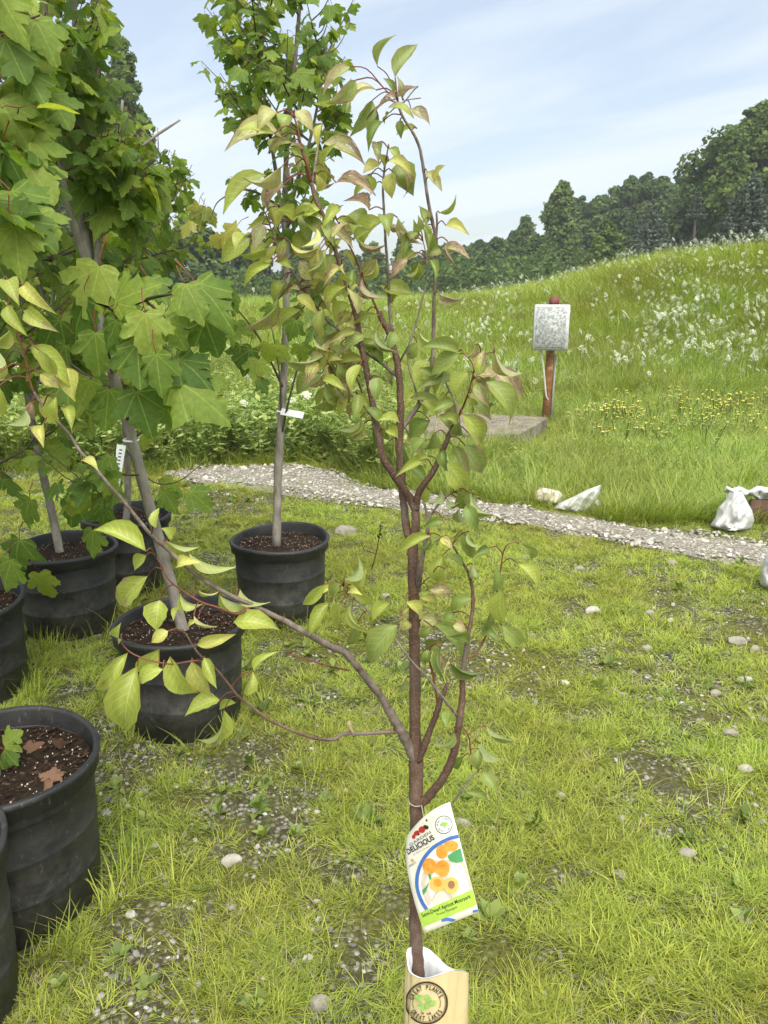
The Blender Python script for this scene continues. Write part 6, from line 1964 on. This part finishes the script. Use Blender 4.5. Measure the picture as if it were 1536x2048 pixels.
for k in range(len(edge_)):
    a, b = edge_[k], edge_[(k + 1) % len(edge_)]
    fs.append((a, b, n1 + b, n1 + a))
mb.add(V, fs); card = mb.build('card', M_card, troot)
Zm = lambda x, y: (780 + x / 6.024, 1560 + y / 6.024)          # coordinates read off an enlargement of the tag


def lay(name, shapes, mat, lift, clip=(0.004, 0.996, 0.004, 0.996), parent=None):
    mb = MB()
    for V, F_ in shapes:
        P3 = []
        for p in V:
            u, v = tag_uv(p)
            u = min(clip[1], max(clip[0], u)); v = min(clip[3], max(clip[2], v))
            P3.append(tag_pt(u, v, lift))
        mb.add(P3, F_)
    return mb.build(name, mat, parent or card, smooth=False)


def uvquad(u0, u1, v0, v1, nu=16, nv=4):
    V = [tag_px(u0 + (u1 - u0) * i / nu, v0 + (v1 - v0) * j / nv) for j in range(nv + 1) for i in range(nu + 1)]
    return np.array(V), [(j * (nu + 1) + i, j * (nu + 1) + i + 1, (j + 1) * (nu + 1) + i + 1, (j + 1) * (nu + 1) + i) for j in range(nv) for i in range(nu)]


def zpoly(*q):
    return ngon_fan([Zm(*p) for p in q])


def zdisc(x, y, rx, ry=None, rot=0.0):
    c_ = Zm(x, y); return disc(c_[0], c_[1], rx / 6.024, (ry or rx) / 6.024, 24, rot)


def band(curve, w, n=6):
    """a ribbon of width w (enlargement pixels) along a curve of enlargement points"""
    cc = catmull([(a, b, 0) for a, b in curve], n)[:, :2]
    tn_ = np.gradient(cc, axis=0); tn_ /= np.linalg.norm(tn_, axis=1)[:, None]
    nn_ = np.stack([-tn_[:, 1], tn_[:, 0]], 1)
    A, B = cc + nn_ * w / 2, cc - nn_ * w / 2
    V = np.array([Zm(*p) for p in np.concatenate([A, B])]); m = len(cc)
    return V, [(k, k + 1, m + k + 1, m + k) for k in range(m - 1)]


ARC = [(900, 655), (806, 682), (720, 705), (620, 752), (520, 815), (440, 900), (385, 985), (345, 1080), (325, 1180), (325, 1280), (345, 1370), (385, 1470), (440, 1560)]
inner = ngon_fan([Zm(*p) for p in [(830, 690), (720, 730), (610, 790), (520, 850), (440, 940), (390, 1030), (360, 1120), (345, 1200), (345, 1290), (370, 1390), (420, 1490), (470, 1550), (760, 1440), (1010, 1340), (960, 1150), (890, 900)]])
lay('white_panel', [inner], I_white, 0.0004)
lay('burlap_picture', [ngon_fan([Zm(*p) for p in [(540, 960), (400, 1120), (375, 1250), (400, 1390), (455, 1520), (760, 1420), (1000, 1330), (950, 1120), (890, 985), (700, 960)]])], I_burlap, 0.0007)
lay('blue_arc', [band(ARC, 42), band([(620, 1690), (700, 1680), (790, 1700)], 40), band([(1000, 1590), (1040, 1575), (1090, 1580)], 30)], I_blue, 0.0010)
lay('leaf_picture', [zpoly((690, 915), (760, 870), (850, 820), (885, 980), (800, 1000), (720, 975)), zpoly((385, 1330), (430, 1290), (470, 1230), (440, 1330), (400, 1390)), zpoly((455, 1130), (490, 1120), (500, 1200), (475, 1195))], I_green, 0.0010)
lay('apricot_picture', [zdisc(735, 795, 88, 68), zdisc(625, 865, 70, 85), zdisc(475, 1040, 82, 98), zdisc(632, 1065, 86, 100)], M_or, 0.0013)
lay('apricot_half', [zdisc(572, 1255, 94, 92), zdisc(738, 1270, 88, 100)], I_flesh, 0.0016)
lay('stone_picture', [zdisc(740, 1262, 42, 50), zdisc(638, 1033, 9), zdisc(745, 785, 9), zdisc(462, 1072, 9)], I_pit, 0.0019)
lay('hollow_picture', [zdisc(572, 1240, 50, 46)], M_or, 0.0019)
lay('lime_band', [uvquad(0.004, 0.996, 0.795, 0.935)], I_lime, 0.0013)
lay('variety_lettering', [line_text('Semi-Dwarf Apricot Moorpark', Zm(392, 1655), Zm(978, 1418), 7.6, 0.012), line_text("Prunus 'Moorpark'", Zm(570, 1635), Zm(818, 1538), 4.6)], I_black, 0.0017)
lay('brand_lettering', [line_text('GARDEN', Zm(244, 800), Zm(496, 640), 5.6), line_text('DELICIOUS', Zm(216, 898), Zm(542, 712), 10.5, 0.03)], I_black, 0.0009)
lay('small_lettering', [line_text('Fantastic Fruits', Zm(292, 862), Zm(468, 772), 3.2), line_text('for Edible Gardens', Zm(280, 912), Zm(486, 800), 3.2), line_text('APRICOT', Zm(232, 1055), Zm(322, 1000), 4.2, 0.02)], I_grey, 0.0009)
lay('berry_picture', [zdisc(385, 598, 40, 40), zdisc(320, 640, 40, 28, -0.6), zdisc(285, 685, 22, 26)], I_red, 0.0009)
lay('dark_berry_picture', [zdisc(440, 572, 24), zdisc(420, 560, 18), zdisc(345, 655, 12), zdisc(440, 485, 11, 15)], I_black, 0.0012)
lay('sun_dot', [zdisc(268, 968, 20)], M_or, 0.0009)
lc = Zm(648, 540)
lay('round_logo', [ring(lc[0], lc[1], 16.0, 17.2, sy=1.06)], I_black, 0.0009)
lay('logo_ground', [disc(lc[0], lc[1], 15.9, 16.8)], I_white, 0.0006)
lay('logo_lettering', [arc_text('GREAT PLANTS', lc[0], lc[1], 11.2, R(-112), R(165), 3.2, False, 0.02), arc_text('GREAT LAKES', lc[0], lc[1], 14.2, R(72), R(150), 3.2, True, 0.02)], I_black, 0.0010)
lay('logo_emblem', [zpoly((600, 540), (625, 510), (655, 505), (690, 510), (700, 530), (680, 550), (665, 580), (650, 575), (640, 550), (610, 560))], I_dkgreen, 0.0010)
# tie
M_tie = plain('clear_nylon_tie', (0.55, 0.52, 0.45), 0.4, 0.4, 0.1, 20)
hp = tag_pt(0.40, 0.035, 0.002); tk = P(833, 1600, Y0)
an = np.linspace(0, 6.283, 15); mb = MB()
tube(mb, np.stack([tk[0] + 0.0135 * np.cos(an), tk[1] + 0.0135 * np.sin(an), np.full(15, tk[2]) + 0.003 * np.sin(an)], 1), 0.0007, 4)
tube(mb, catmull([tk + [0.008, -0.012, 0], tk + [0.012, -0.03, -0.02], hp], 5), 0.0007, 4)
mb.build('tie', M_tie, troot)

# ------------------------------------------------------------------ the packaging sleeve round the roots
t = NT('kraft_print')
oc = t.coord()
c = t.mix(t.rng(t.noise(7, 4, 0.6, oc), 0.3, 0.7), (0.62, 0.47, 0.22), (0.74, 0.63, 0.36))
M_kraft = t.done(t.bsdf(c, 0.4, 0.4, t.bump(t.noise(14, 3, 0.5, oc), 0.25, 0.01)))
M_inner = ink('sleeve_inside_white', (0.78, 0.79, 0.80), 0.5)
YS, DS = 1.135, 0.036
front_lip = catmull([(a, b, 0) for a, b in ((813, 1912), (815, 1930), (820, 1945), (832, 1954), (848, 1958), (868, 1954), (888, 1947), (906, 1942), (922, 1942), (938, 1946))], 4)[:, :2]
back_lip = catmull([(a, b, 0) for a, b in ((813, 1912), (814, 1901), (820, 1895), (834, 1893), (850, 1895), (862, 1902), (878, 1917), (892, 1931), (908, 1939), (924, 1941), (938, 1946))], 4)[:, :2]
XL, XR = 813.0, 938.0


def slv(px, py, side):
    s_ = min(1, max(0, (px - XL) / (XR - XL)))
    bul = (math.sin(math.pi * s_ ** 0.75) ** 0.7) * DS
    return YS + (bul if side > 0 else -bul) * (1.0 if side < 0 else 0.95)


lo_scale = 1.0
rings = []
lipF = [P(a, b, slv(a, b, -1)) for a, b in front_lip]
lipB = [P(a, b, slv(a, b, 1)) for a, b in back_lip][::-1][1:-1]
lip = np.array(lipF + lipB)
cenx = lip[:, 0].mean(); cen = np.array([P(874, 1950, YS)[0], YS])
V = [lip]
nlev = 12
for k in range(1, nlev + 1):
    u = k / nlev
    z = lip[:, 2] * (1 - u) + 0.004 * u
    sc_ = 1 + 0.10 * u
    wr = 0.0025 * np.sin(np.arange(len(lip)) * 0.55 + 5 * u) * math.sin(math.pi * u) + 0.0015 * np.sin(np.arange(len(lip)) * 1.3 + 9 * u)
    xy = cen + (lip[:, :2] - cen) * sc_
    dirn = (lip[:, :2] - cen) / np.linalg.norm(lip[:, :2] - cen, axis=1)[:, None]
    xy = xy + dirn * wr[:, None]
    V.append(np.column_stack([xy, z]))
n = len(lip)
OUT = np.concatenate(V)
fs = [(l * n + k, (l + 1) * n + k, (l + 1) * n + (k + 1) % n, l * n + (k + 1) % n) for l in range(nlev) for k in range(n)]
slroot = empty('packing_sleeve', (float(cen[0]), float(cen[1]), 0.0))
tag(slroot, 'tan printed paper sleeve with a round logo wrapped round the apricot roots', 'sleeve')
mb = MB(); mb.add(OUT, fs); mb.build('outer_paper', M_kraft, slroot)
INN = OUT.copy()
for l in range(nlev + 1):
    seg_ = INN[l * n:(l + 1) * n]
    dirn = (seg_[:, :2] - cen); dirn /= np.linalg.norm(dirn, axis=1)[:, None]
    seg_[:, :2] -= dirn * 0.0022
INN[:n, 2] += 0.0012
allv = np.concatenate([INN, OUT[:n] + [0, 0, 0.0008]])
m_ = len(INN)
fs = [(l * n + k, l * n + (k + 1) % n, (l + 1) * n + (k + 1) % n, (l + 1) * n + k) for l in range(nlev) for k in range(n)] + [(k, m_ + k, m_ + (k + 1) % n, (k + 1) % n) for k in range(n)]
mb = MB(); mb.add(allv, fs); mb.build('white_lining', M_inner, slroot)

# the front skin as a height field, so the print follows its bulge
nf = len(lipF)


def sleeve_pt(px, py, lift):
    """point on the front skin seen at px, py, lifted towards the viewer"""
    best = None
    d = ray(px, py)
    Yc = slv(px, py, -1)
    for _ in range(6):
        p = np.array([0, 0, CAM_H]) + d * (Yc / d[1])
        # front skin distance at this x and z by interpolation over the rings
        us = []
        for l in range(nlev + 1):
            rg = OUT[l * n:l * n + nf]
            x_ = min(max(p[0], rg[0, 0]), rg[-1, 0])
            us.append((np.interp(x_, rg[:, 0], rg[:, 2]), np.interp(x_, rg[:, 0], rg[:, 1])))
        us = us[::-1]
        Yc = np.interp(p[2], [q[0] for q in us], [q[1] for q in us])
    return np.array([0, 0, CAM_H]) + d * ((Yc - lift) / d[1])


def lay_s(name, shapes, mat, lift):
    mb = MB()
    for V, F_ in shapes:
        mb.add([sleeve_pt(max(p[0], XL + 2 - 0.06 * max(0, p[1] - 1945)), p[1], lift) for p in V], F_)
    return mb.build(name, mat, slroot, smooth=False)


Zs = lambda x, y: (760 + x / 6.982, 1860 + y / 6.982)
lx, ly = Zs(650, 1020)
I_brown = ink('print_dark_brown', (0.05, 0.035, 0.02))
lay_s('logo_ring', [ring(lx, ly, 39.5, 43.0, n=72), ring(lx, ly, 37.3, 38.0, n=72), ring(lx, ly, 27.3, 28.3, R(-28), R(22), 16), ring(lx, ly, 27.3, 28.3, R(158), R(208), 16)], I_brown, 0.0022)
lay_s('logo_lettering', [arc_text('GREAT PLANTS', lx, ly, 27.0, R(-94), R(150), 9.0, False, 0.03, 0.62), arc_text('GREAT LAKES', lx, ly, 36.0, R(90), R(128), 9.0, True, 0.03, 0.62), arc_text('OF THE', lx, ly, 24.5, R(92), R(56), 4.4, True, 0.02, 1.0)], I_brown, 0.0022)


def spoly(*q):
    return ngon_fan([Zs(*p) for p in q])


lay_s('logo_emblem', [spoly((470, 935), (500, 905), (560, 918), (600, 915), (590, 960), (575, 1012), (540, 1000), (490, 965)), spoly((610, 930), (650, 905), (700, 940), (720, 975), (690, 1010), (650, 1005), (628, 985)),
                      spoly((525, 1070), (555, 1020), (600, 1018), (618, 1060), (625, 1115), (590, 1150), (560, 1100)), spoly((628, 1030), (680, 1010), (700, 1060), (680, 1100), (632, 1115)), spoly((690, 1005), (740, 995), (775, 975), (790, 1020), (760, 1060), (715, 1068))], I_dkgreen, 0.0024)

# ================================================================== wildflowers that stand out singly
def carrot(px, py, hpx, Yv, head=0.05):
    top = P(px, py, Yv)
    b = np.array([top[0] + rng.uniform(-.08, .08), Yv + rng.uniform(-.03, .03), 0])
    b[2] = gz1(b[0], b[1])
    root = empty('wild_carrot_flower', tuple(b))
    tag(root, 'white wild carrot flower standing out of the weeds behind the gravel', 'wildflower', 'single wild carrot flowers behind the gravel')
    mb = MB(); tube(mb, catmull([b, (b + top) / 2 + [rng.uniform(-.05, .05), 0, 0.02], top], 4), np.linspace(0.0022, 0.0014, 9), 5, 0, 0.3); mb.build('stem', M_stem, root)
    mb = MB(); umbel(mb, top, head, (rng.uniform(-.3, .3), -0.75, 0.8), rng.random(), 24); mb.build('flower_head', M_white, root, smooth=False)


for (px, py, w_) in ((470, 840, 22), (515, 868, 26), (605, 865, 30), (488, 805, 16), (418, 856, 14), (372, 830, 14), (530, 920, 32), (502, 893, 14), (420, 903, 18), (472, 862, 20), (545, 848, 20), (638, 812, 16), (575, 872, 18), (350, 858, 12), (440, 800, 14),
                     (398, 930, 12), (602, 775, 18), (612, 790, 20), (560, 838, 14), (500, 828, 16), (455, 880, 12), (332, 840, 16), (585, 800, 14)):
    Yv = rng.uniform(6.9, 7.8)
    carrot(px, py, 0, Yv, w_ / F * 7.5 / 2)

# dark seed stalk in the lawn
g = G(742, 1142)
root = empty('dock_stalk', tuple(g)); tag(root, 'dark dried seed stalk standing alone in the lawn', 'weed stalk')
M_dock = plain('dark_dry_seed', (0.05, 0.035, 0.022), 0.9, 0.1, 0.3, 60)
a_ = [P(742, 1142, g[1]), P(752, 1108, g[1]), P(757, 1080, g[1]), P(762, 1048, g[1])]
mb = MB(); tube(mb, catmull(a_, 4), np.linspace(0.0035, 0.002, 13), 5); tube(mb, np.array([a_[1], P(728, 1100, g[1]), P(722, 1085, g[1])]), 0.002, 4); mb.build('stem', M_dock, root)
mb = MB()
for k in range(60):
    u = rng.random(); p = a_[2] * (1 - u) + a_[3] * u + rng.normal(0, 0.006, 3)
    d = rng.normal(size=3) * 0.006
    mb.add([p, p + d, p + d * 0.5 + [0.004, 0, 0.004], p + [0, 0.003, 0.006]], [(0, 1, 2), (0, 2, 3)])
mb.build('seed_head', M_dock, root, smooth=False)

# orange dead leaf at the weeds' edge
g = G(655, 924); mb = MB()
v = (MLEAF[5].v[0] * 0.17) @ frame(np.array([1, 0.1, 0.15]), np.array([0.1, -0.9, 0.5])).T + g + [-0.15, 0, 0.07]
mb.add(v, MLEAF[5].f)
M_orange = plain('orange_dead_leaf', (0.42, 0.15, 0.05), 0.8, 0.2, 0.25, 30)
tag(mb.build('dead_leaf', M_orange, loc=tuple(g)), 'orange brown dead leaf against the weeds behind the gravel', 'dead leaf')

# bare stalk at the lower right of the sapling
g = G(994, 1690); root = None
gp = G(992, 1674); yg = gp[1]
mb = MB(); tube(mb, catmull([gp - [0, 0, 0.01], P(996, 1640, yg), P(999, 1605, yg), P(991, 1576, yg)], 4), np.linspace(0.0026, 0.0018, 13), 5)
tag(mb.build('dry_stalk', M_straw, loc=(gp[0], yg, 0)), 'thin pale dry stalk rising beside the lowest apricot leaves', 'grass stalk')

# ================================================================== thin summer haze
if HAZE:
    t = NT('summer_haze')
    v = t.n.new('ShaderNodeVolumePrincipled')
    v.inputs['Color'].default_value = (0.96, 0.98, 1.0, 1)
    v.inputs['Density'].default_value = HAZE
    v.inputs['Anisotropy'].default_value = 0.2
    t.l.new(v.outputs[0], t.out.inputs['Volume'])
    mb = MB(); box(mb, (-75, -12, -1.2), (75, 72, 14)); 
    tag(mb.build('haze', t.mat, smooth=False), 'thin pale summer haze in the air over the meadow', 'haze', kind='stuff')
